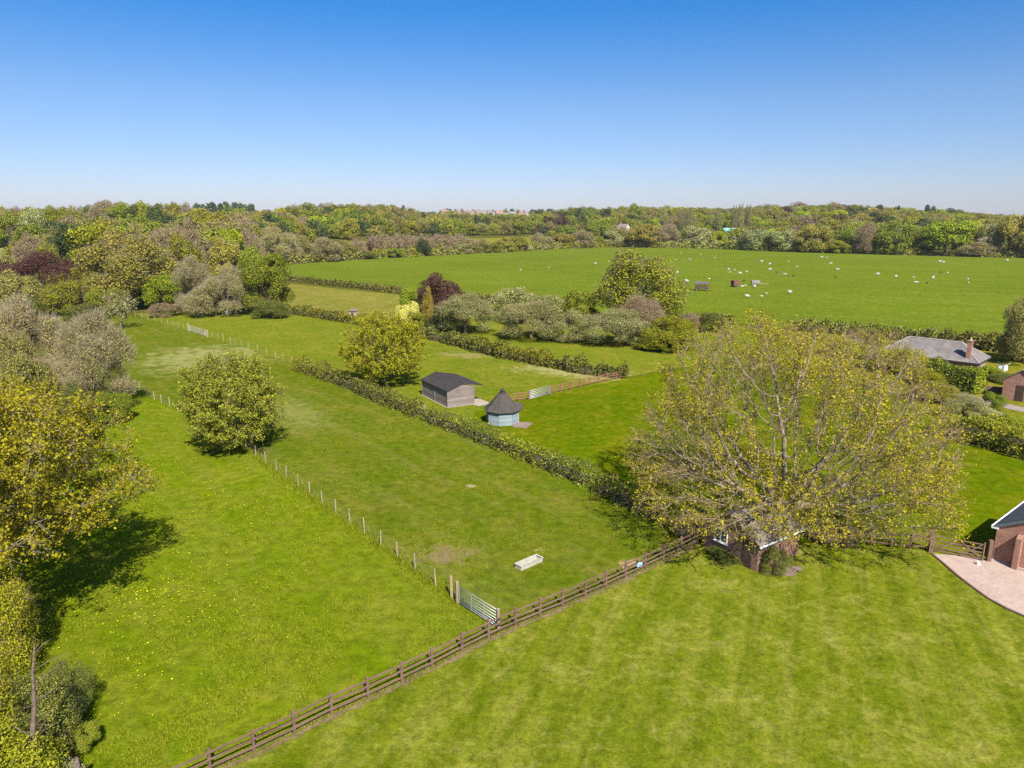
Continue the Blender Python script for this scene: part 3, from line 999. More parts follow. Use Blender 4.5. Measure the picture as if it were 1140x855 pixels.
ws = wg.build('stone', plain_mat('white_painted_stone', (.72, .70, .64), .8), None, .03); ws.location = G(1088, 629)
ws['label'] = 'small white stone lying on the driveway at the foot of the gate'; ws['category'] = 'stone'


def wire_fence(name, label, pts, h=1.05, mat=None, wires=(.2, .4, .6, .8, .98), pr=.05):
    root = thing(name, label, 'fence', pts[0])
    q = [Vector(p) - Vector(pts[0]) for p in pts]
    rs = random.Random(len(pts))
    for p in q:
        l = Vector((rs.uniform(-.05, .05), rs.uniform(-.05, .05), 0))
        MB().tube([p - Vector((0, 0, .2)), p + l * .5 + Vector((0, 0, h * .5)), p + l + Vector((0, 0, h + rs.uniform(0, .15)))], [pr, pr, pr * .92], 7).build('post', mat or M_greywood, root)
    mb = MB()
    for a, b in zip(q, q[1:]):
        for z in wires:
            m = a.lerp(b, .5) + Vector((0, 0, z - .02))
            mb.tube([a + Vector((0, 0, z)), m, b + Vector((0, 0, z))], .003, 3, caps=False)
    mb.build('wire', M_wire, root)
    return root


M_post_pale = wood_mat('fence_stake_wood', (.20, .15, .09), (.34, .27, .17))
wire_fence('wire_fence', 'wire fence on round grey stakes running from the field maple to the metal gate', [G(263, 493), G(274, 500)] + wire, 1.1, M_post_pale, pr=.045)
wire_fence('wire_fence', 'sagging wire fence between the field maple and the grey willow thicket', E([(156, 434), (164, 440), (172, 445), (180, 448.5), (189, 452), (199, 458), (212, 465)]), 1.05)
wire_fence('wire_fence', 'far wire fence of pale stakes from the clipped hedge up to the hurdle', E([(325.3, 405.5), (315.5, 401.5), (307, 398.5), (297, 395), (287, 391.3), (276.6, 388), (269.4, 386), (262, 383.5), (256.6, 381.7), (249, 379.2), (243, 377.5), (236.7, 376)]), 1.15, M_post_pale, pr=.045)
wire_fence('wire_fence', 'farthest wire fence of pale stakes between the hurdle and the golden oak', E([(205, 367), (199, 365), (193, 363.2), (187, 361.6), (180, 359.8), (173, 358), (165, 356), (158, 354.3), (151, 352.5)]), 1.15, M_post_pale, pr=.045)
hg = field_gate('hurdle', 'weathered grey hurdle gate in the far wire fence beyond the small bare tree', G(212, 369), G(229, 374.5), 5, wood_mat('hurdle_grey_wood', (.30, .27, .22), (.45, .41, .34)), 1.2, wood=True)
post('gate_post', 'pale stout post at the upper end of the weathered grey hurdle', G(210, 368.5), 1.6, .26, M_post_pale)
post('gate_post', 'pale stout post at the lower end of the weathered grey hurdle', G(231, 375.3), 1.4, .24, M_post_pale)
post('gate_post', 'lone pale post standing in grass before the grey-brown willows', G(195, 350.5), 1.3, .3, M_post_pale)

# blue and white bag on the fence
bg = MB().prism([(-.2, -.06), (.2, -.05), (.22, .05), (-.18, .06)], 0, .3).prism([(-.12, -.09), (.05, -.1), (.05, -.06), (-.12, -.06)], .05, .2, 1)
bo = bg.build('feed_bag', [plain_mat('bag_pale_blue', (.35, .55, .72), .5), plain_mat('bag_dark', (.03, .03, .035), .5)], None, .02)
bo.location = G(709, 637.5) + Vector((.1, -.05, .42)); bo.rotation_euler = (.1, .3, R(40))
tag(bo, 'pale blue bag caught on the dark brown paddock fence', 'bag')

# trough
tr = thing('feed_trough', 'long white trough lying empty on the grazed paddock', 'trough', G(589, 628.5), math.atan2(1.25, 1.41))
M_trough = plain_mat('trough_white', (.40, .37, .30), .7, .3, 0, .25, 3)
a = MB()
a.box(-.95, .95, -.30, -.255, .0, .28); a.box(-.95, .95, .255, .30, .0, .28); a.box(-.95, -.905, -.255, .255, 0, .28); a.box(.905, .95, -.255, .255, 0, .28); a.box(-.905, .905, -.255, .255, .02, .08)
a.build('basin', M_trough, tr, .01)
MB().box(-.99, .99, -.345, -.285, .282, .31).box(-.99, .99, .285, .345, .282, .31).box(-.99, -.88, -.284, .284, .282, .31).box(.88, .99, -.284, .284, .282, .31).build('rim', M_trough, tr, .008)
MB().box(-.85, .85, -.22, .04, .085, .10).build('feed', plain_mat('trough_old_feed', (.16, .12, .09), .95), tr)

# ------------------------------------------------------------------ buildings
M_white = plain_mat('white_upvc', (.78, .78, .76), .4)
M_glass_t = NT('window_glass'); _b = M_glass_t.bsdf((.05, .065, .075), .08, .6); M_glass = M_glass_t.done(_b)
M_brick = brick_mat('red_brick', (.30, .105, .065), (.40, .165, .10), (.36, .30, .25))
M_brick_old = brick_mat('old_dark_brick', (.20, .085, .055), (.30, .125, .075), (.26, .21, .17))
M_slate = roof_mat('slate_dark', (.050, .056, .066), (.085, .09, .10), .18, streak=.3)
M_slate_old = roof_mat('slate_weathered', (.13, .115, .105), (.235, .21, .19), .16, streak=.5)
M_tile_br = roof_mat('tile_brown', (.16, .11, .085), (.26, .19, .15), .2)
M_darkdoor = wood_mat('door_dark_wood', (.04, .025, .018), (.08, .05, .035))


def gable_walls(mb, w, l, he, hr, m=0):
    """w across x (gable width), l along y; ridge along y"""
    x, y = w / 2, l / 2
    v = [(-x, -y, 0), (x, -y, 0), (x, y, 0), (-x, y, 0), (-x, -y, he), (x, -y, he), (x, y, he), (-x, y, he), (0, -y, hr), (0, y, hr)]
    mb.add(v, [(0, 1, 5, 8, 4), (1, 2, 6, 5), (2, 3, 7, 9, 6), (3, 0, 4, 7)], m)


def slope_slab(mb, a, b, c, d, th=.06, m=0):
    """a thick roof plane through four corners"""
    a, b, c, d = map(Vector, (a, b, c, d))
    n = (b - a).cross(d - a).normalized() * th
    if n.z < 0: n = -n
    mb.add([a, b, c, d, a + n, b + n, c + n, d + n], [(3, 2, 1, 0), (4, 5, 6, 7), (0, 1, 5, 4), (1, 2, 6, 5), (2, 3, 7, 6), (3, 0, 4, 7)], m)


def window(parent, x, y, z, w, h, axis='x', out=-1, frame=M_white, bars=1, fw=.06):
    """a framed window on a wall; axis = the way it runs, out = the side that faces outwards"""
    mb = MB(); d = .05
    def bx(u0, u1, z0, z1, dd):
        if axis == 'x': mb.box(x + u0, x + u1, min(y, y + out * dd), max(y, y + out * dd), z + z0, z + z1)
        else: mb.box(min(x, x + out * dd), max(x, x + out * dd), y + u0, y + u1, z + z0, z + z1)
    bx(-w / 2, w / 2, 0, fw, d); bx(-w / 2, w / 2, h - fw, h, d)
    bx(-w / 2, -w / 2 + fw, fw, h - fw, d); bx(w / 2 - fw, w / 2, fw, h - fw, d)
    for k in range(bars):
        u = -w / 2 + w * (k + 1) / (bars + 1)
        bx(u - fw / 2, u + fw / 2, fw, h - fw, d)
    fr = mb.build('window', frame, parent)
    mb = MB()
    bx(-w / 2 + fw * .5, w / 2 - fw * .5, fw * .5, h - fw * .5, .02)
    mb.build('pane', M_glass, fr)
    mb = MB(); bx(-w / 2 - .06, w / 2 + .06, -.06, -.002, .1)
    mb.build('sill', frame, fr)
    return fr


# brick shed under the oak: local -y faces the gable wall with window and door
A_, B_ = G(783, 609), G(842, 637)
u = (B_ - A_); gw = 4.3
ang = math.atan2(u.y, u.x)
ln = 4.4
ctr = (A_ + B_) / 2 + Vector((-math.sin(ang), math.cos(ang), 0)) * ln / 2
bs = thing('brick_shed', 'small old brick shed with white window tucked under the big oak', 'shed', ctr, ang)
mb = MB(); gable_walls(mb, gw, ln, 1.95, 3.15); mb.build('wall', M_brick_old, bs)
rf = MB()
for s in (-1, 1):
    slope_slab(rf, (s * (gw / 2 + .22), -ln / 2 - .18, 1.83), (s * (gw / 2 + .22), ln / 2 + .18, 1.83), (0, ln / 2 + .18, 3.17), (0, -ln / 2 - .18, 3.17), .07)
roof = rf.build('roof', roof_mat('shed_old_tiles', (.12, .095, .075), (.22, .18, .145), .2), bs)
MB().box(gw / 2 + .2, gw / 2 + .29, -ln / 2 - .2, ln / 2 + .2, 1.76, 1.86).build('gutter', M_white, bs)
window(bs, -.75, -ln / 2, .95, 1.05, .95, 'x', -1)
dr = MB().box(1.0, 1.72, -ln / 2 - .03, -ln / 2, .02, 1.9).build('door', M_darkdoor, bs)
MB().box(1.62, 1.66, -ln / 2 - .07, -ln / 2 - .03, .95, 1.05).build('handle', M_wire, dr)
sheet('bare_soil', [G(866, 634.5) + Vector((math.cos(a) * 1.6 * (1 + .2 * math.sin(3 * a)), math.sin(a) * .8 * (1 + .2 * math.cos(5 * a)), 0)) for a in np.linspace(0, 6.1, 22)], plain_mat('soil', (.20, .14, .10), .95), .044)

# garage: local -y is the brick gable wall that faces the drive
ga = G(1104, 623.5)
gang = math.atan2(-.77, .63)
gwid, glen = 5.6, 6.5
gx = Vector((math.cos(gang), math.sin(gang), 0)); gy = Vector((-math.sin(gang), math.cos(gang), 0))
gc = ga + gx * gwid / 2 + gy * glen / 2
gr = thing('garage', 'red brick garage with dark slate roof and white fascia beside the drive', 'garage', gc, gang)
he, hr = 2.42, 4.0
mb = MB(); gable_walls(mb, gwid, glen, he, hr); mb.build('wall', M_brick, gr)
rf = MB()
ov = .2; zo = he - ov * (hr - he) / (gwid / 2)
for s in (-1, 1):
    slope_slab(rf, (s * (gwid / 2 + ov), -glen / 2 - .12, zo + .01), (s * (gwid / 2 + ov), glen / 2 + .12, zo + .01), (0, glen / 2 + .12, hr + .01), (0, -glen / 2 - .12, hr + .01), .08)
rf.build('roof', M_slate, gr)
MB().box(-gwid / 2 - ov - .1, -gwid / 2 - ov - .002, -glen / 2 - .13, glen / 2 + .13, zo - .06, zo + .1).build('gutter', M_white, gr)
MB().box(gwid / 2 + ov + .002, gwid / 2 + ov + .1, -glen / 2 - .13, glen / 2 + .13, zo - .06, zo + .1).build('gutter', M_white, gr)
bb = MB()
for s in (-1, 1):
    bb.bar((s * (gwid / 2 + ov), -glen / 2 - .135, zo + .02), (s * .02, -glen / 2 - .135, hr + .03), .024, .16)
bb.build('bargeboard', plain_mat('bargeboard_slate_blue', (.12, .15, .17), .5), gr)
MB().box(-gwid / 2 - ov - .08, -gwid / 2 + .12, -glen / 2 - .16, -glen / 2 - .01, zo - .07, zo + .05).build('fascia', M_white, gr)
MB().box(-gwid / 2 + 1.2, -gwid / 2 + 1.5, -glen / 2 - .42, -glen / 2 + .01, 0, 2.1).add([(-gwid / 2 + 1.2, -glen / 2 - .42, 2.1), (-gwid / 2 + 1.5, -glen / 2 - .42, 2.1), (-gwid / 2 + 1.5, -glen / 2, 2.3), (-gwid / 2 + 1.2, -glen / 2, 2.3)], [(0, 1, 2, 3)]).build('buttress', M_brick, gr)
MB().box(-gwid / 2 - .02, gwid / 2, -glen / 2 - .06, -glen / 2 - .002, .0, .1).build('plinth', plain_mat('plinth_pale', (.62, .58, .54), .8), gr)

# field shelter
sa, sb = G(468, 440.5), G(498.4, 454)
sang = math.atan2(sb.y - sa.y, sb.x - sa.x) - R(3)
sl, sw = 7.1, 3.5
su = Vector((math.cos(sang), math.sin(sang), 0)); sv = Vector((-su.y, su.x, 0))
sc_ = sb - su * sl / 2 + sv * sw / 2
fs = thing('field_shelter', 'grey timber field shelter with low dark felt roof behind the hedge', 'shed', sc_, sang)
M_board = wood_mat('shelter_weathered_boards', (.145, .115, .095), (.26, .215, .185), .19, 'z')
M_felt = plain_mat('felt_dark', (.045, .037, .035), .9, .2, 0, .35, 1.2)
e1, rz_ = 2.0, 2.7
mb = MB()
x, y = sl / 2, sw / 2
# ridge runs along x at y = 0.15; the far side is open under a deep eave
mb.add([(-x, -y, 0), (x, -y, 0), (x, y, 0), (-x, y, 0), (-x, -y, e1), (x, -y, e1), (x, y, 2.25), (-x, y, 2.25), (-x, .2, rz_), (x, .2, rz_)],
       [(0, 1, 5, 4), (1, 2, 6, 9, 5), (3, 0, 4, 8, 7)])
mb.add([(-x, y - .02, 0), (-x + 1.2, y - .02, 0), (-x + 1.2, y - .02, 2.2), (-x, y - .02, 2.2)], [(0, 1, 2, 3)])
mb.build('wall', M_board, fs)
rf = MB()
slope_slab(rf, (-x - .15, -y - .15, e1 - .02), (x + .15, -y - .15, e1 - .02), (x + .15, .2, rz_ + .02), (-x - .15, .2, rz_ + .02), .06)
slope_slab(rf, (-x - .15, .2, rz_ + .021), (x + .15, .2, rz_ + .021), (x + .15, y + 1.3, 2.12), (-x - .15, y + 1.3, 2.12), .06)
rf.build('roof', M_felt, fs)
for px_ in (-x, x):
    for py_, h_ in ((-y, e1), (y, 2.2)):
        MB().box(px_ - .06, px_ + .06, py_ - .06, py_ + .06, 0, h_).build('post', M_board, fs)
MB().box(-.06, .06, -y - .05, -y + .02, 0, e1).build('post', M_board, fs)
pad_pts = [sc_ + su * a_ + sv * b_ for a_, b_ in ((-3.7, -1.9), (3.75, -1.95), (3.9, 1.4), (5.0, 1.7), (4.6, 3.6), (2.0, 3.4), (-3.5, 2.2))]
sheet('gravel_pad', pad_pts, plain_mat('gravel_pale', (.36, .30, .23), .95, .2, 0, .4, 6), .044)

# octagonal hut
hc = G(559.5, 469.5)
hut = thing('grill_hut', 'small eight-sided pale blue hut with steep grey shingle roof', 'hut', hc, R(12))
M_hutblue = wood_mat('hut_blue_boards', (.185, .235, .245), (.265, .315, .325), .14, 'z')
M_hutroof = roof_mat('hut_shingle', (.05, .044, .036), (.088, .078, .065), .2, streak=.35)
n8 = [(math.cos(R(22.5 + 45 * k)), math.sin(R(22.5 + 45 * k))) for k in range(8)]
mb = MB(); mb.prism([(1.82 * c, 1.82 * s) for c, s in n8], 0, 1.62); mb.build('wall', M_hutblue, hut)
mb = MB()
mb.prism([(2.06 * c, 2.06 * s) for c, s in n8], 1.42, 1.50)
mb.build('eave', plain_mat('hut_dark_trim', (.03, .03, .028), .8), hut)
mb = MB()
rings = [(2.12, 1.505), (1.5, 2.06), (.9, 2.70), (.34, 3.3)]
vs = [(r_ * c, r_ * s, z) for r_, z in rings for c, s in n8] + [(0, 0, 3.34)]
fs_ = [(i * 8 + k, i * 8 + (k + 1) % 8, (i + 1) * 8 + (k + 1) % 8, (i + 1) * 8 + k) for i in range(3) for k in range(8)]
fs_ += [(24 + k, 24 + (k + 1) % 8, 32) for k in range(8)]
mb.add(vs, fs_); hr_ = mb.build('roof', M_hutroof, hut)
MB().prism([(.42 * c, .42 * s) for c, s in n8], 3.24, 3.30).prism([(.26 * c, .26 * s) for c, s in n8], 3.305, 3.5).prism([(.34 * c, .34 * s) for c, s in n8], 3.505, 3.56).prism([(.12 * c, .12 * s) for c, s in n8], 3.565, 3.78).build('chimney', plain_mat('hut_cap_dark', (.05, .045, .04), .7), hr_)
# little gabled porch on the side that faces the lawn
pr_ = MB()
ca = R(-12)
def rot(pts, a): return [(x_ * math.cos(a) - y_ * math.sin(a), x_ * math.sin(a) + y_ * math.cos(a), z_) for x_, y_, z_ in pts]
pr_.add(rot([(1.2, -.62, 1.62), (2.25, -.62, 1.45), (2.25, 0, 2.05), (1.0, 0, 2.2), (1.2, -.62, 1.70), (2.25, -.62, 1.53), (2.25, 0, 2.13), (1.0, 0, 2.28)], ca), [(3, 2, 1, 0), (4, 5, 6, 7), (0, 1, 5, 4), (1, 2, 6, 5), (2, 3, 7, 6), (3, 0, 4, 7)])
pr_.add(rot([(1.2, .62, 1.62), (2.25, .62, 1.45), (2.25, 0.002, 2.052), (1.0, 0.002, 2.202), (1.2, .62, 1.70), (2.25, .62, 1.53), (2.25, .002, 2.132), (1.0, .002, 2.282)], ca), [(0, 1, 2, 3), (7, 6, 5, 4), (4, 5, 1, 0), (5, 6, 2, 1), (6, 7, 3, 2), (7, 4, 0, 3)])
pr_.build('porch_roof', M_hutroof, hut)
dm = MB(); dm.add(rot([(1.70, -.42, .05), (1.70, .42, .05), (1.70, .42, 1.75), (1.70, -.42, 1.75), (1.76, -.42, .05), (1.76, .42, .05), (1.76, .42, 1.75), (1.76, -.42, 1.75)], ca), [(3, 2, 1, 0), (4, 5, 6, 7), (0, 1, 5, 4), (1, 2, 6, 5), (2, 3, 7, 6), (3, 0, 4, 7)])
dm.build('door', wood_mat('hut_door_blue', (.20, .30, .33), (.30, .42, .45)), hut)
dk_ = MB(); dk_.box(1.6, 3.2, -1.5, .5, 0, .06)
dk = dk_.build('deck', wood_mat('deck_red_wood', (.17, .105, .085), (.28, .19, .155), .14, 'x'), None)
dk.location = hc + Vector((.1, -.1, .02)); dk.rotation_euler.z = R(-20)
tag(dk, 'low reddish plank deck at the door of the blue hut', 'deck')

# house with hipped roof
h1, h2 = G(977, 391, 2.4), G(1090, 405, 2.4)
hang = math.atan2(h2.y - h1.y, h2.x - h1.x)
hl = (h2 - h1).length; hw = 6.4
hu = Vector((math.cos(hang), math.sin(hang), 0)); hv = Vector((-hu.y, hu.x, 0))
hcn = (h1 + h2) / 2 + hv * hw / 2; hcn.z = 0
hs = thing('bungalow', 'long low brick bungalow with weathered grey hipped slate roof and chimney', 'house', hcn, hang)
x, y = hl / 2 - .4, hw / 2 - .4
MB().box(-x, x, -y, y, 0, 2.36).build('wall', M_brick, hs)
x, y = hl / 2, hw / 2; zr = 4.6; ix = x - 3.1
rf = MB(); rf.add([(-x, -y, 2.4), (x, -y, 2.4), (x, y, 2.4), (-x, y, 2.4), (-ix, 0, zr), (ix, 0, zr)], [(0, 1, 5, 4), (1, 2, 5), (2, 3, 4, 5), (3, 0, 4), (3, 2, 1, 0)])
hrf = rf.build('roof', M_slate_old, hs)
rg = MB().tube([(-ix - .1, 0, zr), (ix + .1, 0, zr)], .1, 6)
for sx_ in (-1, 1):
    for sy_ in (-1, 1): rg.tube([(sx_ * ix, 0, zr), (sx_ * x, sy_ * y, 2.42)], .08, 5)
rg.build('ridge_tiles', plain_mat('ridge_tile_pale', (.32, .28, .25), .8), hrf)
MB().box(-x - .06, x + .06, -y - .1, -y - .003, 2.28, 2.4).box(-x - .06, x + .06, y + .003, y + .1, 2.28, 2.4).box(x + .003, x + .1, -y, y, 2.28, 2.4).build('gutter', plain_mat('gutter_black', (.03, .03, .032), .5), hs)
MB().box(x - 1.83, x - 1.27, -y + .62, -y + 1.18, 2.2, 5.2).box(x - 1.89, x - 1.21, -y + .56, -y + 1.24, 5.201, 5.32).build('chimney', M_brick, hrf)
MB().tube([(x - 1.55, -y + .9, 5.32), (x - 1.55, -y + .9, 5.68)], [.14, .11], 8).build('chimney_pot', plain_mat('pot_clay', (.55, .33, .2), .8), hs)
for k in (-3.5, -.5, 2.2): window(hs, k, -hw / 2 + .4, 1.0, 1.3, 1.1, 'x', -1, bars=2)
window(hs, hl / 2 - .4, .6, 1.0, 1.1, 1.1, 'y', 1)

# brick outbuilding at the garden
ob = thing('brick_outbuilding', 'red brick outbuilding with grey slate roof beyond the garden path', 'outbuilding', G(1127, 447) + Vector((2.4, 1.4, 0)), R(-50))
mb = MB(); gable_walls(mb, 3.6, 4.5, 2.5, 3.9); mb.build('wall', M_brick, ob)
rf = MB()
for s in (-1, 1): slope_slab(rf, (s * 2.0, -2.4, 2.36), (s * 2.0, 2.4, 2.36), (0, 2.4, 3.92), (0, -2.4, 3.92), .07)
rf.build('roof', M_slate_old, ob)
MB().box(-.4, .4, -2.29, -2.251, 0, 2.0).build('door', M_darkdoor, ob)

# garden things
sheet('garden_path', E([(1050, 435.5), (1096, 443), (1130, 452), (1160, 458), (1160, 463), (1125, 456), (1092, 448), (1050, 438.5)]), plain_mat('path_gravel', (.27, .21, .18), .95), .044)
po = post('washing_pole', 'pale leaning wooden pole standing by the garden path', G(1067, 436.5), 1.9, .1, M_post_pale, cat='pole')
po.rotation_euler = (0, R(12), 0)
gb = thing('garden_bench', 'low dark slatted bench in shade beside the garden path', 'bench', G(1104, 439), R(-30))
MB().box(-1.3, 1.3, -.25, .25, .42, .5).build('seat', M_fence, gb)
for sx_ in (-1.2, 1.2): MB().box(sx_ - .05, sx_ + .05, -.22, .22, 0, .418).build('leg', M_fence, gb)
MB().box(-1.3, 1.3, .26, .31, .5, 1.0).build('backrest', M_fence, gb)
# rotary clothes line with washing
cl = thing('clothes_line', 'rotary clothes line with pale blue washing in the bungalow garden', 'clothes line', G(1114, 420))
MB().tube([(0, 0, 0), (0, 0, 2.0)], .03, 6).build('pole', M_galv, cl)
am = MB()
for k in range(4): am.tube([(0, 0, 1.6), (math.cos(k * 1.57) * 1.1, math.sin(k * 1.57) * 1.1, 2.0)], .015, 5)
am.build('arm', M_galv, cl)
for k, (x_, y_, c_) in enumerate([(-.5, -.4, 0), (.2, -.55, 1), (.6, .1, 0)]):
    MB().add([(x_ - .3, y_, 1.0), (x_ + .25, y_ + .1, 1.02), (x_ + .25, y_ + .08, 1.72), (x_ - .28, y_, 1.7), (x_ - .3, y_ + .02, 1.0), (x_ + .25, y_ + .12, 1.02), (x_ + .25, y_ + .1, 1.72), (x_ - .28, y_ + .02, 1.7)],
             [(0, 1, 2, 3), (7, 6, 5, 4), (0, 4, 5, 1), (1, 5, 6, 2), (2, 6, 7, 3), (3, 7, 4, 0)]).build('washing', [plain_mat('cloth_blue', (.35, .45, .62)), plain_mat('cloth_white', (.7, .7, .72))][c_], cl)

# small wooden box on the dry strip
hb = thing('beehive_box', 'small pale wooden coop behind the far hedge on the dry strip', 'coop', G(394, 351.5), R(-20))
MB().box(-.9, .9, -.6, .6, 0, 1.1).build('wall', M_post_pale, hb)
rf = MB(); slope_slab(rf, (-1.05, -.75, 1.1), (1.05, -.75, 1.1), (1.05, .75, 1.45), (-1.05, .75, 1.45), .07); rf.build('roof', M_tile_br, hb)
MB().box(-.3, .3, -.63, -.601, .1, .8).build('door', M_darkdoor, hb)


# far houses
def far_house(name, label, px, D, w, l, he, hr, rz, wall, roof, group=None, chim=True, dz=0, wins=2):
    b = T(px, D)
    b.z += dz
    o = thing(name, label, 'house', b, rz, group)
    mb = MB(); gable_walls(mb, w, l, he, hr)
    mb.v = [(x_, y_, z_ - (3 if z_ == 0 else 0)) for x_, y_, z_ in mb.v]
    mb.build('wall', wall, o)
    rf = MB()
    for s in (-1, 1):
        k = (hr - he) / (w / 2)
        slope_slab(rf, (s * (w / 2 + .4), -l / 2 - .3, he - .4 * k + .02), (s * (w / 2 + .4), l / 2 + .3, he - .4 * k + .02), (0, l / 2 + .3, hr + .02), (0, -l / 2 - .3, hr + .02), .15)
    r_ = rf.build('roof', roof, o)
    if chim: MB().box(-.5, .5, l / 2 - 1.6, l / 2 - .6, hr - 1, hr + 1.6).build('chimney', M_brick, r_)
    for side in (-1, 1):
        for k in range(wins):
            yy = -l / 2 + l * (k + 1) / (wins + 1)
            for zz in ((.9, 3.3) if he > 4 else (.9,)):
                MB().box(min(side * (w / 2 + .03), side * (w / 2 + .003)), max(side * (w / 2 + .03), side * (w / 2 + .003)), yy - .6, yy + .6, zz, zz + 1.2).build('window', M_glass, o)
    for k in (-1, 1):
        for zz in ((.9, 3.3) if he > 4 else (.9,)):
            MB().box(k * w * .22 - .55, k * w * .22 + .55, -l / 2 - .03, -l / 2 - .003, zz, zz + 1.2).build('window', M_glass, o)
    return o


W_ = {'white': plain_mat('render_white', (.50, .48, .45), .8), 'cream': plain_mat('render_cream', (.52, .46, .38), .8), 'pink': plain_mat('render_pinkish', (.46, .36, .31), .8), 'brick': brick_mat('brick_far', (.30, .16, .11), (.38, .21, .14), (.36, .3, .25))}
Rf = {'red': roof_mat('tile_red', (.24, .135, .10), (.34, .21, .16), .3), 'grey': roof_mat('slate_far', (.17, .17, .18), (.27, .27, .28), .3), 'brown': M_tile_br, 'pink': roof_mat('tile_pinkish', (.21, .155, .135), (.30, .225, .195), .3),
      'teal': plain_mat('roof_turquoise', (.18, .52, .50), .5)}

# ------------------------------------------------------------------ hedges
def hedge(name, label, pts, w, h, lk='hedge', dens=55, size=.2, lump=.25, cat='hedge', group=None, seed=1, blossom=None, top=0.0, core=True, alt='brown'):
    rs = np.random.RandomState(seed)
    pts = np.array([[p[0], p[1], p[2]] for p in pts], float)
    seg = np.linalg.norm(np.diff(pts, axis=0), axis=1)
    cum = np.concatenate([[0], np.cumsum(seg)]); Ln = cum[-1]
    base = pts[0].copy()

    def at(s):
        return np.stack([np.interp(s, cum, pts[:, k]) for k in range(3)], 1)
    n = int(Ln * (2 * h + w) * dens)
    s = rs.uniform(0, Ln, n)
    P0 = at(s); Q0 = at(np.minimum(s + .5, Ln)) - at(np.maximum(s - .5, 0))
    t = unit(Q0); nrm = np.stack([-t[:, 1], t[:, 0], np.zeros(n)], 1)
    a = rs.uniform(0, 2 * h + w, n)          # place on the profile: side, top, side
    lh = 1 + lump * wob(np.stack([s, s * 0, s * 0], 1), rs, .9) + lump * .6 * wob(np.stack([s, a, s * 0], 1), rs, 2.2)
    side1, side2 = a < h, a > h + w
    off = np.where(side1, -w / 2, np.where(side2, w / 2, a - h - w / 2))
    hz = np.where(side1, a, np.where(side2, 2 * h + w - a, h))
    no = np.where(side1, -1, np.where(side2, 1, 0)).astype(float); nz = np.where(side1 | side2, .15, 1.0)
    rd = np.clip(hz / h, 0, 1)
    off = off * lh * (1 - .25 * rd ** 3)
    hz = hz * lh
    dep = rs.uniform(0, 1, n) ** 2 * .35
    off -= no * dep; hz = np.maximum(hz - np.where(nz > .5, dep, 0), .05)
    sh = wob(np.stack([s, s * 0, s * 0], 1), rs, .25) * .25
    P = P0 + nrm * (off + sh)[:, None]; P[:, 2] += hz
    if top:
        k = nz > .5
        P[k, 2] += rs.uniform(0, top, k.sum())
    N = nrm * no[:, None]; N[:, 2] += nz
    ne = int(w * h * dens * 1.2)
    for e_, sg in ((0.0, -1.0), (Ln, 1.0)):
        te = unit(at(np.array([min(e_ + .3, Ln)])) - at(np.array([max(e_ - .3, 0.)])))
        nn_ = np.array([[-te[0, 1], te[0, 0], 0]])
        Pe = at(np.full(ne, e_)) + nn_ * (rs.uniform(-.5, .5, ne) * w * .85)[:, None] + te * (sg * rs.uniform(-.35, .12, ne))[:, None]
        Pe[:, 2] += rs.uniform(.03, .95, ne) * h
        P = np.concatenate([P, Pe]); N = np.concatenate([N, np.repeat(te * sg + np.array([[0, 0, .3]]), ne, 0)]); s = np.concatenate([s, np.full(ne, e_)]); hz = np.concatenate([hz, np.zeros(ne)])
    n = len(P)
    pick = wob(np.stack([s, s * 0, s * 0], 1), rs, .35) + rs.normal(size=n) * .25 > .35
    V, Q = leaf_quads(rs, P[~pick] - base, N[~pick], size, .8)
    parts = [(V, Q, 0)]
    V, Q = leaf_quads(rs, P[pick] - base, N[pick], size, .8)
    parts.append((V, Q, 4))
    mats = [L[lk]]
    if core:
        m = max(2, int(Ln / .8)); ss = np.linspace(min(.5, Ln * .1), Ln - min(.5, Ln * .1), m)
        c0 = at(ss); tt = unit(at(np.minimum(ss + .3, Ln)) - at(np.maximum(ss - .3, 0))); nn = np.stack([-tt[:, 1], tt[:, 0], np.zeros(m)], 1)
        prof = [(-.30, 0), (-.30, .62), (-.15, .8), (.15, .8), (.30, .62), (.30, 0)]
        lw = 1 + .15 * rs.normal(size=m)
        Vc = np.concatenate([(c0 + nn * (o_ * w * lw)[:, None] + np.array([0, 0, 1.]) * (z_ * h * (1 - lump * .6) * (.9 + .1 * lw))[:, None] - base)[None] for o_, z_ in prof]).transpose(1, 0, 2).reshape(-1, 3)
        q = [(i * 6 + k, i * 6 + k + 1, (i + 1) * 6 + k + 1, (i + 1) * 6 + k) for i in range(m - 1) for k in range(5)]
        q += [(e0, e0 + 1, e0 + 4, e0 + 5) for e0 in (0, (m - 1) * 6)] + [(e0 + 1, e0 + 2, e0 + 3, e0 + 4) for e0 in (0, (m - 1) * 6)]
        parts.append((Vc, np.array(q), 1)); mats.append(M_core)
    else: mats.append(M_core)
    k = rs.choice(len(P), min(len(P), int(n * .12)), replace=False)
    A = P[k] - base; dr_ = unit(N[k] + rs.normal(size=(len(k), 3)) * .5 + np.array([0, 0, .5]))
    V, Q = ribbons(rs, A - dr_ * .15, A + dr_ * rs.uniform(.1, .4, len(k))[:, None], size * .12)
    parts.append((V, Q, 2)); mats.append(BK['twig'])
    if blossom:
        bl, amt = blossom
        m2 = wob(np.stack([s, s * 0, s * 0], 1), rs, .5) > .25
        k = np.where(m2 & (rs.uniform(0, 1, n) < amt) & (hz > h * .5))[0]
        V, Q = leaf_quads(rs, P[k] - base + rs.normal(size=(len(k), 3)) * .08, N[k], size * .9, .8)
        parts.append((V, Q, 3)); mats.append(L[bl])
    else: mats.append(L[lk])
    mats.append(L[alt])
    V, Q, mi = cat_geo(parts)
    o = link(name, npmesh(name, V, Q, mi=mi), mats)
    o.location = base
    return tag(o, label, cat, group)


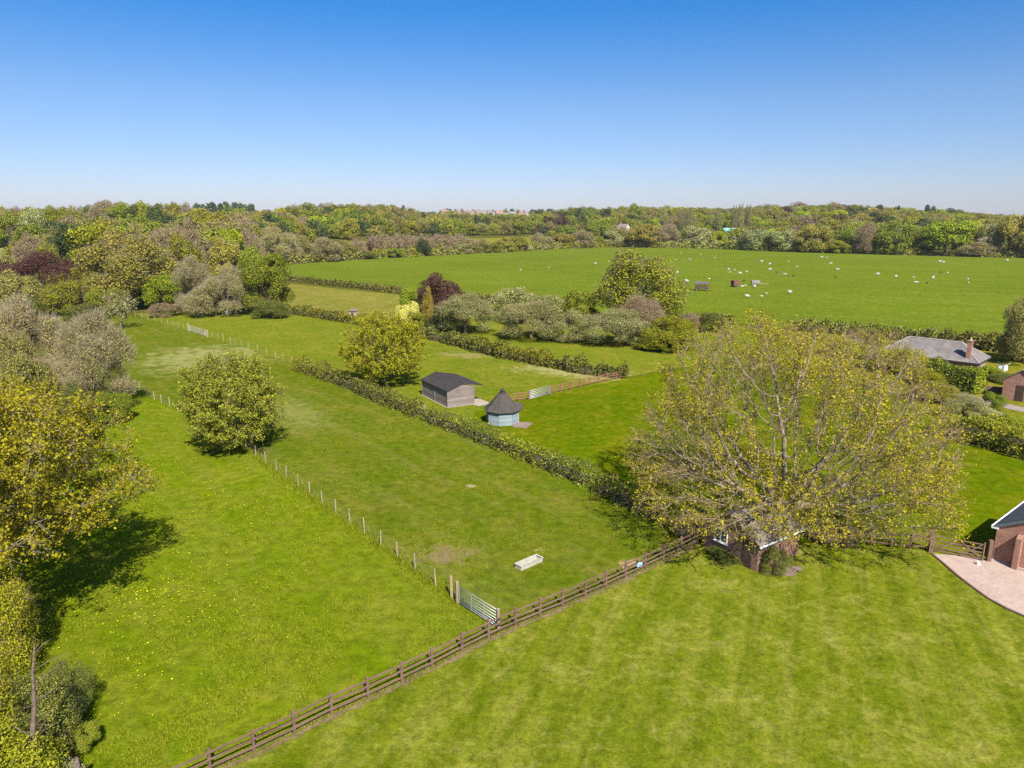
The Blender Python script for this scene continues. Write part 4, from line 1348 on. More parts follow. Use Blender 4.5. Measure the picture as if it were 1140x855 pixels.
hedge('clipped_hedge', 'clipped green hedge beside the grey field shelter and blue hut', E(H1L[:5]) + [G(464, 463.5)], 1.7, 1.45, dens=75, size=.17, seed=3, lump=.4, alt='oak', blossom=('apple', .03))
hedge('clipped_hedge', 'clipped hedge from the field shelter past the blue hut towards the oak', [G(474, 467)] + E(H1L[5:]), 1.5, 1.25, dens=80, size=.15, seed=4, lump=.5, alt='oak', blossom=('apple', .06))
hedge('ragged_hedge', 'dark ragged hedge end shaded by the big oak', E(H1B), 1.9, 1.2, dens=70, size=.17, seed=5, lump=.5)
hedge('far_hedge', 'dark trimmed hedge between the dry strip and the grazing paddock', E(H2L[:5]), 1.8, 1.6, dens=40, size=.28, seed=6, lump=.4, alt='oak')
hedge('far_hedge', 'dark trimmed hedge along the foot of the apple orchard', E(H2L[4:]), 1.9, 1.7, dens=45, size=.26, seed=7, lump=.5, alt='oak', blossom=('white', .1))
hedge('field_hedge', 'dark hedge along the near edge of the sheep field above the dry strip', E(H3L[:4]), 2.2, 1.7, dens=26, size=.36, seed=8)
hedge('field_hedge', 'short dark hedge between the copper tree and the orchard', E(H3L[4:6]), 2.2, 1.6, dens=26, size=.36, seed=9)
hedge('field_hedge', 'dark hedge behind the orchard trees below the sheep carts', E(H3L[7:10]), 2.4, 1.9, dens=26, size=.36, seed=10, lump=.4)
hedge('field_hedge', 'hedge behind the bungalow roof along the sheep field', E(H3L[10:13]), 2.4, 1.9, dens=30, size=.32, seed=11, lump=.45, blossom=('apple', .4))
hedge('field_hedge', 'dark tall hedge beyond the bungalow chimney', E(H3L[12:15]), 3.0, 2.6, dens=30, size=.32, seed=12, lump=.3)
hedge('garden_hedge', 'tall clipped bright green hedge in front of the bungalow', E([(1036, 428), (1062, 433), (1090, 439)]), 2.6, 3.3, lk='green', dens=70, size=.22, seed=13, lump=.12, alt='lime')
hedge('garden_hedge', 'broad brownish green hedge between the lush lawn and bungalow garden', E([(1062, 486), (1090, 494), (1120, 502), (1150, 510), (1230, 535)]), 3.0, 2.1, lk='oak', dens=75, size=.19, seed=14, lump=.3, alt='brown', blossom=('gold', .4))
px_h = [735, 770, 800, 830, 855]
hedge('brown_hedge', 'low brown hedge along the far edge of the sheep field', [GD(p, edge_D(p) + 3) for p in px_h], 4, 4.2, lk='brown', dens=6, size=.9, seed=15)
hedge('field_edge_hedge', 'ragged mixed hedge at the far field edge under the blossom bushes', [GD(p, edge_D(p) + 4) for p in (515, 560, 600, 640, 690, 735)], 4, 3.6, lk='oak', dens=6, size=.8, seed=17, lump=.5, alt='grey', cat='hedge')
hedge('field_edge_hedge', 'ragged mixed hedge between the cream hawthorn and the bare pinkish tree', [GD(p, edge_D(p) + 4) for p in (856, 900, 940, 975)], 4, 3.8, lk='oak', dens=7, size=.8, seed=18, lump=.5, alt='green')
hedge('field_edge_hedge', 'ragged mixed hedge under the pinkish birches', [GD(p, edge_D(p) + 4) for p in (318, 360, 420, 470, 520)], 4, 3.4, lk='brown', dens=6, size=.8, seed=19, lump=.5, alt='oak')
px_h = [975, 1010, 1050, 1090, 1140, 1180]
hedge('brown_hedge', 'low brownish hedge under the bright chestnut at the sheep field edge', [GD(p, edge_D(p) + 3) for p in px_h], 3, 2.2, lk='brown', dens=9, size=.7, seed=16)

# ------------------------------------------------------------------ the trees one can tell apart
# the big oak
branching_tree('oak_tree', 'huge spreading oak with budding yellow leaves beside the brick shed', G(868, 601), 0, 12.0, 15.6, 1.8, 6.6, 11, 8000, .42, .015, 'hero', 'oak', 'twig', 7, 5, .12, 2.6, (.35, 1.15), skirt=1.9, di=5, dk=.74, thin=.08, twig_w=.015, inner=.5, off=(.9, 1.7), front=.79, ex=2.0)
# oak at the edge of the picture
branching_tree('oak_tree', 'yellow-leaved oak leaning over the rough paddock with long bare grey boughs', G(-58, 705), 1.3, 9.6, 14.8, 4.2, 8.0, 23, 5200, .42, .0135, 'hero', 'oak', 'pale', 7, 10, .135, 2.5, (.35, 1.1), skirt=.4, di=5, dk=.72, thin=-.5, twig_w=.016, lump=.2, ex=2.05)
# lone tree behind the clipped hedge
branching_tree('oak_tree', 'round olive-yellow oak growing out of the clipped hedge', G(428, 430), 2.2, 5.7, 10.2, 1.6, 4.6, 31, 1900, .36, .014, 'fresh', 'dark', 'twig', 4, 13, .15, 1.4, (.3, .85), di=3.5, dk=.6, thin=-.5, twig_w=.022, lump=.17)
branching_tree('maple_tree', 'bushy lone field maple standing on the wire fence in the paddock', G(263, 500), .2, 4.5, 9.3, .2, 4.4, 44, 2000, .34, .012, 'bush', 'dark', 'twig', 5, 13, .14, .9, (.25, .95), di=3, dk=.55, thin=-.3, twig_w=.02, lump=.2)
branching_tree('plum_tree', 'small sparse bare tree with leaning trunk alone in the far paddock', G(135, 366), .2, 3.6, 7.8, 2.2, 4.6, 51, 420, .4, .028, 'apple', 'grey', 'twig', 3, 2, .26, 2.2, (.4, 1.0), di=3, dk=.7, thin=.1, twig_w=.05, bend=(.5, 0))

P_ = plant
P_('grey', 108, 79, 352, 84, 'broad grey-brown willow thicket beside the upper end of the wire fence', 'near')
P_('grey', 42, 84, 334, 78, 'tall pale grey willow behind the yellow-leaved oak', 'near')
P_('brown', 22, 72, 372, 70, 'olive brown budding tree between the pale willow and the yellow-leaved oak', 'near')
P_('green', 128, 75, 430, 44, 'dark green scrub hiding the stems of the grey-brown thicket', 'near', name='shrub', cat='shrub', h=3.2)
P_('shrub', 100, 76, 430, 70, 'low dark shrubs in the shade of the grey-brown thicket', 'near', h=3.0)
P_('shrub', 88, 66, 430, 34, 'dark green shrub at the foot of the grey-brown thicket', 'near')
# undergrowth in the near corner
P_('shrub', 82, 28.0, 700, 50, 'dark ivy-covered shrub behind the dead trunk', 'near', h=2.5)
P_('dark', 66, 26.5, 700, 56, 'dark glossy holly bush close behind the dead trunk', 'near', name='holly_bush', cat='bush', h=2.2)
P_('green', 96, 25.6, 700, 34, 'small leafy shrub at the grass edge beside the brown stump', 'near', name='shrub', cat='shrub', h=1.3)
P_('lime', -2, 22, 700, 130, 'pale yellow budding sapling in the bottom corner of the rough paddock', 'near', name='sapling', h=4.2)
P_('shrub', 30, 25, 700, 110, 'dark green undergrowth between the sapling and the ivy-covered shrub', 'near', name='undergrowth', h=3.4)
P_('bush' if False else 'blossom', 60, 22.5, 790, 70, 'low leafy shrub at the foot of the dead trunk', 'near', h=2.0)

P_('yellow_oak', -4, 30.5, 610, 104, 'yellow-olive leafy thicket below the yellow-leaved oak', 'near', name='hazel_tree', h=6.0)
P_('yellow_oak', -30, 24, 690, 120, 'loose olive branches hanging in the bottom corner behind the sapling', 'near', name='hazel_tree', h=6.2)
# dead trunk
b = G(47, 905)
dt = MB()
dp = [b + Vector(v) for v in ((0, 0, -.2), (.05, .05, 1.6), (.0, .2, 3.2), (.22, .3, 4.6), (.28, .4, 5.8), (.45, .5, 6.9))]
dt.tube(dp, [.16, .13, .11, .075, .05, .012], 8)
dt.tube([dp[2], dp[2] + Vector((-.7, .1, .35)), dp[2] + Vector((-1.3, .2, .5))], [.035, .022, .006], 5)
dt.tube([dp[3], dp[3] + Vector((.5, .3, .25)), dp[3] + Vector((1.0, .5, .7))], [.03, .02, .005], 5)
dt.tube([dp[4], dp[4] + Vector((.5, .2, .3)), dp[4] + Vector((1.3, .4, .55))], [.025, .015, .004], 5)
rt = random.Random(4)
for k in range(16):
    q_ = dp[1].lerp(dp[5], rt.random()); v_ = Vector((rt.uniform(-1, 1), rt.uniform(-1, 1), rt.uniform(.1, .6)))
    dt.tube([q_, q_ + v_ * .35 + Vector((0, 0, .08)), q_ + v_ * rt.uniform(.6, 1.1)], [.022, .014, .004], 4)
tag(dt.build('dead_tree', bark_mat('bark_dead', (.09, .06, .045), (.20, .15, .115), 6), None, 0, True), 'bare broken dead trunk rising from the undergrowth', 'dead tree')
b = G(84, 890)
st = MB().tube([b + Vector(v) for v in ((0, 0, -.2), (.02, .1, .7), (.1, .15, 1.2), (.18, .2, 1.75))], [.32, .25, .18, .05], 9)
st.tube([b + Vector((.1, 0, .4)), b + Vector((.3, -.05, 1.0)), b + Vector((.4, 0, 1.45))], [.18, .12, .03], 7).tube([b + Vector((-.1, 0, .3)), b + Vector((-.28, .05, .9)), b + Vector((-.3, 0, 1.2))], [.16, .1, .02], 7)
tag(st.build('tree_stump', bark_mat('bark_stump', (.07, .05, .04), (.19, .15, .12), 6), None, 0, True), 'jagged brown stump beside the bare dead trunk', 'stump')
b = G(472, 459.5)
st = MB().tube([b + Vector(v) for v in ((0, 0, -.1), (.02, .05, .5), (.06, .1, 1.0))], [.22, .17, .13], 8)
tag(st.build('tree_stump', BK['pale'], None, 0, True), 'pale brown stump in the gap of the clipped hedge', 'stump')
# bush beside the brick shed
P_('shrub', 863, 41.2, 614, 36, 'rounded dark green bush against the brick shed wall', 'near', name='bush', h=1.5)
P_('shrub', 808, 43.0, 610, 40, 'low weedy plants along the window wall of the brick shed', 'near', name='weeds', h=.6)
P_('bramble', 770, 46.5, 600, 46, 'tangled bare brambles between fence end and brick shed', 'near', h=1.7)
P_('bramble', 925, 46, 600, 60, 'tangled twiggy undergrowth beneath the big oak by the garden fence', 'near', h=.9)

# orchard and its neighbours
P_('copper', 489, 150, 305, 52, 'round copper-leaved tree at the corner of the sheep field')
P_('yellow', 455, 142, 336, 30, 'cream yellow shrub left of the golden cypress')
P_('lime', 458, 149, 322, 26, 'bright lime green tree between the cream shrub and copper tree')
P_('green', 462, 141, 345, 20, 'small bright green shrub at the foot of the golden cypress', name='shrub', cat='shrub')
P_('conifer', 477, 141, 319, 15, 'slim golden cypress in front of the copper-leaved tree')
P_('dark', 487, 137, 350, 26, 'dark evergreen shrub under the golden cypress', name='shrub', cat='shrub')
P_('apple', 518, 135, 328, 66, 'grey-green apple tree nearest the copper-leaved tree', 'near')
P_('apple', 573, 150, 321, 60, 'grey-green apple tree at the back of the orchard', 'mid')
P_('apple', 606, 148, 329, 46, 'small blossoming apple tree right of the back apple tree', 'mid')
P_('apple', 592, 128, 337, 68, 'wide apple tree in the middle of the orchard by the hedge', 'near')
P_('apple', 641, 126, 347, 58, 'apple tree with visible trunk left of the widest apple tree', 'near')
P_('apple', 686, 123, 344, 76, 'widest silvery apple tree below the tall olive tree', 'near')
P_('oak', 710, 145, 281, 98, 'tall broad olive-green tree between orchard and sheep field', 'near')
P_('green', 643, 148, 324, 40, 'bright green bushy tree left of the tall olive tree')
P_('pink', 712, 133, 330, 50, 'pinkish bare twiggy tree in front of the tall olive tree', 'near')
P_('lime', 742, 118, 352, 66, 'yellow-green spreading shrub left of the big oak', 'near', name='shrub', cat='shrub')
P_('lime', 728, 118, 380, 44, 'low yellow-green shrub at the end of the orchard hedge', 'mid', name='shrub', cat='shrub')
P_('shrub', 792, 136, 348, 30, 'dark green bush in the hedge behind the big oak', 'mid')
P_('pink', 770, 138, 350, 26, 'grey bare bush in the hedge beside the tall olive tree', 'mid', name='bush', cat='bush')
P_('white', 430, 143, 347, 10, 'small white flowering bush beyond the far hedge', 'mid')
P_('brown', 960, 122, 366, 30, 'brownish shrub at the left end of the bungalow', 'mid', name='shrub', cat='shrub')
P_('green', 977, 121, 372, 14, 'small bright round bush behind the left end of the bungalow', 'mid', name='bush', cat='bush')
P_('yellow_oak', 945, 112, 378, 52, 'yellow-green shrub between the oak crown and the bungalow', 'mid', name='shrub', cat='shrub')
P_('yellow_oak', 1000, 100, 388, 66, 'yellow-olive shrub in front of the bungalow left of the clipped hedge', 'near', name='shrub', cat='shrub')
P_('yellow_oak', 1036, 92, 406, 44, 'golden shrub beside the tall clipped green hedge', 'near', name='shrub', cat='shrub')
P_('blossom', 1072, 76, 440, 46, 'round white-blossomed bush in the bungalow garden', 'near', name='blossom_bush', cat='bush')
P_('green', 1105, 79, 438, 26, 'bright green rounded shrub behind the white-blossomed bush', 'near', name='shrub', cat='shrub')
P_('blossom', 1100, 73, 455, 36, 'pale green shrub right of the white-blossomed bush', 'near', name='shrub', cat='shrub')
P_('lime', 1120, 71, 460, 40, 'yellow-green shrub behind the broad garden hedge', 'near', name='shrub', cat='shrub')
P_('shrub', 1118, 94, 418, 40, 'dark green shrubs between the clothes line and outbuilding', 'mid')
P_('lime', 1100, 97, 408, 26, 'yellow-green bush at the chimney end of the bungalow', 'mid', name='bush', cat='bush')
P_('brown', 1136, 108, 404, 20, 'olive shrub beside the washing at the picture edge', 'mid', name='shrub', cat='shrub')
P_('brown', 1143, 106, 335, 62, 'light brown budding birch at the right edge beyond the bungalow', 'near', name='birch_tree')
P_('yellow_oak', 1058, 70, 462, 40, 'yellow budding shrub at the edge of the oak crown by the hedge', 'near', name='shrub', cat='shrub')
P_('oak', 1040, 84, 425, 50, 'olive shrub behind the right side of the big oak', 'near', name='shrub', cat='shrub')

# front of the wood on the far side of the paddock
P_('copper', 55, 168, 281, 78, 'large dark copper beech at the edge of the wood', 'near')
P_('copper', -6, 165, 286, 50, 'dark copper beech cut by the picture edge')
P_('gold', 150, 173, 265, 104, 'huge golden-brown oak at the edge of the wood', 'near')
P_('oak', 96, 167, 299, 60, 'olive oak between the copper beech and golden oak', 'near')
P_('lime', 186, 168, 306, 42, 'bright yellow-green tree under the golden oak', 'mid')
P_('brown', 22, 158, 302, 48, 'yellowish brown tree in front of the copper beech', 'mid')
P_('oak', 66, 160, 316, 44, 'low olive tree in front of the copper beech', 'mid')
P_('green', 118, 160, 322, 40, 'green bushy tree below the golden oak', 'mid')
P_('grey', 216, 165, 288, 46, 'tall pinkish grey willow right of the golden oak', 'near')
P_('grey', 254, 160, 298, 56, 'round pale grey-green willow left of the bright chestnut', 'near')
P_('grey', 224, 157, 320, 40, 'low grey willow between the two tall grey willows', 'mid')
P_('green', 299, 163, 283, 60, 'tall bright green chestnut at the end of the far hedge', 'near')
P_('shrub', 96, 152, 338, 50, 'pale green scrub along the far paddock edge', 'mid')
P_('bramble', 183, 158, 338, 34, 'brown brambles at the paddock edge under the golden oak', 'mid')
P_('shrub', 300, 156, 335, 40, 'dark shrub at the foot of the bright green chestnut', 'mid')
P_('shrub', 30, 150, 330, 44, 'green scrub below the yellowish brown tree', 'mid')

# second row
P_('lime', 116, 226, 252, 60, 'tall lime green tree behind the golden oak', 'mid')
P_('gold', 140, 214, 257, 54, 'brownish gold oak just behind the golden oak', 'mid')
P_('dark', 78, 222, 256, 36, 'dark evergreen behind the large copper beech', 'mid')
P_('pink', 38, 214, 262, 40, 'grey-brown bare tree left of the dark evergreen', 'mid')
P_('oak', 60, 204, 270, 28, 'yellow-olive tree just above the copper beech', 'mid')
P_('pink', 180, 236, 256, 50, 'pinkish bare tree behind the golden oak', 'mid')
P_('pink', 214, 242, 247, 32, 'pinkish grey bare tree above the grey willows', 'mid')
P_('oak', 206, 212, 262, 44, 'olive tree behind the tall pinkish grey willow', 'mid')
P_('gold', 256, 214, 266, 38, 'golden oak behind the pale grey-green willow', 'mid')
P_('lime', 260, 236, 256, 34, 'lime green tree behind the golden oak above the willows', 'mid')
P_('pink', 284, 240, 252, 26, 'brown bare tree left of the ridge wood', 'mid')
P_('green', 284, 212, 276, 34, 'green tree behind the bright chestnut', 'mid')
P_('copper', 196, 200, 287, 18, 'small copper tree between golden oak and grey willow', 'mid')
P_('gold', 170, 220, 266, 44, 'gold-brown oak above the bright yellow-green tree', 'mid')
P_('brown', 10, 205, 282, 34, 'brown tree behind the copper beech at the picture edge', 'mid')

# explicit trees along the far edge of the sheep field
ed = edge_D
FR = [('grey', 306, 8, 254, 40, 'large grey willow at the tip of the sheep field'), ('grey', 324, 10, 262, 28, 'slender grey willow right of the large grey willow'),
      ('brown', 336, 14, 259, 26, 'olive brown willow between the grey willows'), ('grey', 360, 4, 265, 40, 'round grey willow at the corner of the sheep field'),
      ('brown', 384, 8, 268, 24, 'yellow-brown bush right of the round grey willow'), ('pink', 399, 7, 266, 22, 'pinkish bare tree between two willows'),
      ('copper', 412, 10, 270, 8, 'narrow maroon shrub in the hedgerow'), ('green', 439, 2, 276, 20, 'low bright green bush before the pinkish birches'), ('dark', 473, 2, 266, 19, 'dark holly standing before the pinkish birches'),
      ('shrub', 410, 3, 280, 22, 'low hedge bush left of the bright green bush'), ('grey', 520, 6, 264, 26, 'grey-green willow right of the pinkish birches'), ('blossom', 512, 3, 271, 14, 'small white-flowered hawthorn at the sheep field edge'),
      ('brown', 536, 6, 266, 24, 'brown budding tree at the far edge left of the blossom bushes'), ('green', 548, 4, 270, 16, 'small green bush at the far field edge'), ('gold', 562, 7, 264, 24, 'golden brown bush left of the blossom bushes'), ('oak', 578, 6, 264, 22, 'olive bush behind the first blossom bush'),
      ('white', 587, 2, 272, 12, 'first white blossom bush at the far field edge'), ('white', 603, 2, 271.5, 12, 'second white blossom bush at the far field edge'), ('white', 622, 2, 270, 10, 'third white blossom bush at the far field edge'),
      ('grey', 602, 9, 260, 26, 'grey-green willow behind the blossom bushes'), ('gold', 628, 9, 259, 24, 'gold-brown tree behind the third blossom bush'), ('grey', 648, 8, 257, 28, 'grey willow left of the tall blossoming hawthorn'),
      ('green', 664, 16, 248, 32, 'fresh green tree behind the blossoming hawthorn'), ('blossom', 679, 6, 256, 30, 'tall hawthorn in blossom at the far field edge'), ('green', 700, 8, 260, 20, 'small fresh green tree right of the tall hawthorn'),
      ('gold', 716, 8, 250, 38, 'broad golden brown oak at the far field edge'), ('pink', 742, 9, 250, 30, 'brown bare tree right of the broad golden brown oak'), ('blossom', 773, 9, 252, 38, 'broad hawthorn in pale blossom behind the brown hedge'),
      ('lime', 800, 10, 258, 22, 'lime green bush above the brown hedge'), ('white', 781, 5, 265, 16, 'white blossom bush on the brown hedge'), ('white', 797, 5, 267, 14, 'smaller white blossom bush on the brown hedge'),
      ('blossom', 840, 9, 255, 34, 'hawthorn with pale flowers at the right end of the brown hedge'), ('dark', 856, 7, 262, 14, 'small dark evergreen in the hedgerow'), ('blossom', 869, 6, 256, 34, 'hawthorn right of the brown hedge with cream flowers'),
      ('gold', 905, 6, 251, 38, 'round golden brown oak beside the hawthorn'), ('lime', 934, 2, 268, 22, 'low lime green bush right of the round golden brown oak'), ('green', 944, 12, 256, 24, 'pale green tree behind the low lime bush'),
      ('pink', 963, 5, 249, 28, 'bare pinkish tree left of the flowering chestnut'), ('green', 995, 7, 248, 44, 'bright green chestnut in flower at the far field edge'), ('blossom', 996, 7.6, 249, 20, 'blossom-topped upper crown beside the bright chestnut'), ('green', 1027, 9, 264, 22, 'small green tree right of the flowering chestnut'),
      ('lime', 1052, 7, 247, 58, 'broad yellow-green tree near the right end of the far edge'), ('green', 1073, 12, 249, 28, 'fresh green tree behind the broad yellow-green tree'), ('grey', 1086, 3, 270, 38, 'low grey-green willow scrub under the pale hawthorn'),
      ('blossom', 1102, 9, 250, 30, 'pale hawthorn between yellow-green tree and golden oak'), ('gold', 1130, 8, 240, 50, 'big golden oak at the right end of the far edge'), ('brown', 1150, 4, 262, 30, 'brown tree at the far right edge of the sheep field')]
for k, px, off, top, w, lab in FR:
    P_(k, px, ed(px) + off, top, w, lab, 'mid')
BIR = [416, 424, 433, 441, 450, 459, 467, 476, 485, 494, 503, 511]
ORD = ['first', 'second', 'third', 'fourth', 'fifth', 'sixth', 'seventh', 'eighth', 'ninth', 'tenth', 'eleventh', 'twelfth', 'thirteenth', 'fourteenth', 'fifteenth', 'sixteenth', 'seventeenth', 'eighteenth', 'nineteenth', 'twentieth',
       'twenty-first', 'twenty-second', 'twenty-third', 'twenty-fourth', 'twenty-fifth', 'twenty-sixth', 'twenty-seventh', 'twenty-eighth', 'twenty-ninth', 'thirtieth']
ORD += ['%s-%s' % (t_, o_) for t_ in ('thirty', 'forty', 'fifty', 'sixty') for o_ in ORD[:9]]
for i, px in enumerate(BIR):
    P_('pink', px, ed(px) + 10 + random.uniform(-2, 2), 261.5 + random.uniform(-1.2, 1.5), 17, f'pinkish bare birch, {ORD[i]} from the left in the birch row', 'far', 'pinkish birches along the sheep field')

# the woods on the rising ground
sky_y = pw([-60, 0, 50, 100, 125, 150, 200, 215, 250, 283, 287, 300, 325, 352, 375, 400, 440, 470, 490, 530, 560, 580, 600, 640, 700, 740, 800, 850, 900, 930, 960, 1000, 1040, 1080, 1120, 1200],
           [232, 231, 232, 229, 226, 226, 226, 226, 225, 227, 233, 232, 228, 225, 226, 227, 229, 234, 236, 235, 235, 236, 233, 231, 230, 229, 231, 228.5, 227, 225.5, 229, 231, 233, 236, 239, 240])
AREAS = [(-80, 45, 'behind the copper beeches'), (45, 125, 'behind the dark evergreen'), (125, 205, 'behind the golden oak'), (205, 300, 'below the dark pines'), (300, 400, 'above the grey willows'),
         (400, 490, 'above the pinkish birches'), (490, 590, 'around the far village'), (590, 660, 'left of the pale gabled house'), (660, 730, 'around the pale gabled house'), (730, 800, 'left of the poplars'), (800, 870, 'around the turquoise roof'),
         (870, 950, 'above the golden brown oak'), (950, 1040, 'above the flowering chestnut'), (1040, 1240, 'above the broad yellow-green tree')]
WT = {0: 'green oak oak brown pink green', 1: 'oak brown green lime pink dark', 2: 'green dark oak gold brown green', 3: 'oak brown pink gold green dark', 4: 'oak oak green lime pink dark oak', 5: 'oak oak green gold dark brown',
      6: 'oak green dark brown oak', 7: 'green oak green brown dark copper', 8: 'oak dark green brown lime gold', 9: 'brown oak lime oak pink poplar green', 10: 'green oak gold brown lime poplar', 11: 'brown oak green gold pink lime copper', 12: 'oak brown gold dark lime', 13: 'oak brown lime gold green'}
DESC = {'oak': 'olive oak', 'gold': 'golden oak', 'green': 'fresh green maple', 'lime': 'yellow-green lime tree', 'copper': 'copper beech', 'pink': 'bare pinkish birch', 'brown': 'brown budding ash', 'dark': 'dark evergreen', 'pine': 'dark pine',
        'poplar': 'slim poplar', 'blossom': 'hawthorn in blossom', 'grey': 'grey willow'}
far = []


def area(px):
    for i, (a, b, _) in enumerate(AREAS):
        if a <= px < b: return i
    return 0 if px < 0 else len(AREAS) - 1


def far_tree(kind, px, D, top=None, w=None, h=None, line='wood'):
    wpx = w or random.uniform(12, 17) / (D * cp) * F
    o = P_(kind, px, D, top or 0, wpx, None, 'far', h=h)
    far.append((area(px), line, kind, px, o))


rnd = random.Random(5)
# skyline
x = -45.0
while x < 1190:
    D = float(np.interp(x, *D1)) * rnd.uniform(.93, 1.03)
    k = rnd.choice(WT[area(x)].split())
    pine = 213 < x < 286
    if pine: k = 'pine' if rnd.random() < .85 else 'dark'
    w = rnd.uniform(11, 15) if pine else rnd.uniform(13, 24)
    top = sky_y(x) + rnd.uniform(-1.0, 1.8)
    if 487 < x < 590 and rnd.random() < .8: top += 4
    b = T(x, D)
    ht = (H - D * math.tan(depr(top))) - b.z
    if k == 'pink' and not pine and rnd.random() < .3: top -= 1.5
    far_tree(k, x, D, top, w, line='skyline')
    x += w * .55 if pine else w * .62
# slopes
for fr_, step in ((.12, 15), (.28, 14), (.345, 14), (.42, 13), (.52, 13), (.62, 13), (.72, 13), (.8, 13), (.88, 13)):
    x = -50.0 + rnd.uniform(0, 10)
    while x < 1190:
        a, b = float(np.interp(x, *D0)), float(np.interp(x, *D1))
        if x < 300: a += 55
        D = a + (b - a) * fr_ + rnd.uniform(-14, 14)
        ok = True
        if 366 < x < 588 and fr_ < .3: ok = False
        if x < 26 and D < 345: ok = False
        if 300 < x < 366 and fr_ < .2: ok = False
        if x > 560 and fr_ < .05: ok = False
        if ok:
            k = rnd.choice(WT[area(x)].split())
            p = T(x, D)
            h = rnd.uniform(9, 14.5)
            # no crown stands above the skyline of the photograph
            lim = (H - D * math.tan(depr(sky_y(x) + 2.0))) - p.z
            h = max(5, min(h, lim))
            far_tree(k, x, D, None, None if k != 'poplar' else rnd.uniform(6, 9), h=h)
        x += step * rnd.uniform(.75, 1.25)
# singled out far trees
for k, px, D, top, w, lab in [('green', 14, 335, 236, 32, 'round bright green tree at the edge of the small pale field'), ('blossom', 41, 330, 232, 30, 'pale-flowered tree beside the round bright green tree'), ('green', 64, 345, 230, 26, 'bright green tree right of the pale-flowered tree'),
                              ('pink', 118, 385, 224, 30, 'thin bare pinkish tree on the skyline left of the green trees'), ('green', 137, 372, 226, 26, 'fresh green skyline tree left of two dark evergreens'), ('dark', 150, 352, 229, 26, 'dark evergreen on the skyline among fresh green trees'),
                              ('green', 160, 375, 225, 24, 'fresh green skyline tree between two dark evergreens'), ('dark', 176, 356, 228, 24, 'dark evergreen right of the fresh green skyline trees'), ('oak', 228, 335, 233, 40, 'broad olive oak just below the dark pines'),
                              ('dark', 427, 690, 233, 12, 'dark evergreen inside the ridge wood'), ('dark', 370, 660, 241, 14, 'dark evergreen low in the ridge wood'), ('dark', 449, 760, 228.5, 6, 'slim dark conifer tip on the ridge skyline'),
                              ('copper', 625, 640, 240, 18, 'maroon copper beech left of the pale gabled house'), ('dark', 675, 780, 231, 16, 'dark evergreen beside the pale gabled house'), ('green', 707, 790, 227, 18, 'round green tree right of the pale gabled house'), ('dark', 645, 760, 231, 12, 'dark evergreen left of the pale gabled house'),
                              ('poplar', 758, 640, 233, 9, 'first slim poplar left of the turquoise roof'), ('poplar', 766, 640, 231, 8, 'second slim poplar left of the turquoise roof'), ('poplar', 798, 620, 233, 8, 'dark slim poplar just left of the turquoise roof'), ('poplar', 816, 600, 229, 8, 'first tall poplar behind the turquoise roof'),
                              ('poplar', 823, 600, 228, 8, 'second tall poplar behind the turquoise roof'), ('poplar', 831, 600, 228, 9, 'third tall poplar behind the turquoise roof'), ('pine', 977, 800, 228, 11, 'lone dark pine on the skyline above the chestnut'), ('pine', 998, 830, 229, 7, 'small dark pine right of the lone pine'),
                              ('pine', 1033, 800, 228, 12, 'tall flat-topped pine on the right of the skyline'), ('dark', 945, 700, 231, 26, 'broad blue-green evergreen on the wooded hill'), ('dark', 1060, 830, 232, 26, 'dark evergreen right of the tall flat-topped pine'), ('copper', 880, 880, 231, 30, 'reddish brown copper beech on the hill skyline')]:
    P_(k, px, D, top, w, lab, 'far' if w < 20 else 'mid')

cnt = {}
for a_, line, k, px, o in sorted(far, key=lambda r: (r[0], r[1], r[2], r[3])):
    cnt.setdefault((a_, line, k), []).append(o)
for (a_, line, k), os_ in cnt.items():
    where = AREAS[a_][2]
    g_ = f"{DESC[k]}s {'on the skyline ' if line == 'skyline' else 'in the wood '}{where}"
    for i, o in enumerate(os_):
        sl = 'skyline' if line == 'skyline' else 'slope'
        o['label'] = f"only {DESC[k]} on the {sl} {where}" if len(os_) == 1 else f"{ORD[i]} {DESC[k]} from the left on the {sl} {where}"
        o['group'] = g_
print('far trees', len(far))

# one mass of wood behind the skyline
rs = np.random.RandomState(77)
Ps, Ns = [], []
for px in np.arange(-120, 1260, 6.5):
    D = float(np.interp(px, *D1)) * rs.uniform(1.12, 1.35)
    p = T(px, D)
    lim = (H - D * math.tan(depr(sky_y(px) + 4.5))) - p.z
    h = max(4, min(13, lim))
    d = unit(rs.normal(size=(260, 3))); d[:, 2] = np.abs(d[:, 2])
    Ps.append(np.array(p) + d * np.array([6, 6, h])); Ns.append(d)
V, Q = leaf_quads(rs, np.concatenate(Ps), np.concatenate(Ns), 1.6)
tag(link('distant_wood', npmesh('distant_wood', V, Q), L['oak']), 'far woods behind the skyline', kind='stuff')

# ------------------------------------------------------------------ far houses
far_house('house', 'pale house with steep pinkish gabled roof among the far trees', 694, 640, 8, 10, 4.5, 9.5, R(40), W_['cream'], Rf['pink'], dz=2)
far_house('house', 'low pinkish roofed house left of the pale gabled house', 665, 610, 9, 14, 3.4, 7.0, R(80), W_['pink'], Rf['pink'], dz=2)
far_house('pavilion', 'building with bright turquoise roof between the poplars', 811, 575, 9, 9, 2.6, 6.6, R(92), W_['white'], Rf['teal'], chim=False, dz=3.2)
far_house('house', 'white walled house right of the poplars', 846, 560, 7, 11, 4.6, 7.0, R(85), W_['white'], Rf['pink'], dz=.8)
far_house('house', 'white bungalow with grey roof behind the hawthorn and golden oak', 889, 535, 8, 11, 3.4, 6.4, R(88), W_['white'], Rf['grey'], dz=1.5)
far_house('house', 'brown roofed house behind the broad yellow-green tree', 1088, 440, 9, 12, 4.2, 7.2, R(80), W_['pink'], Rf['brown'], dz=2)
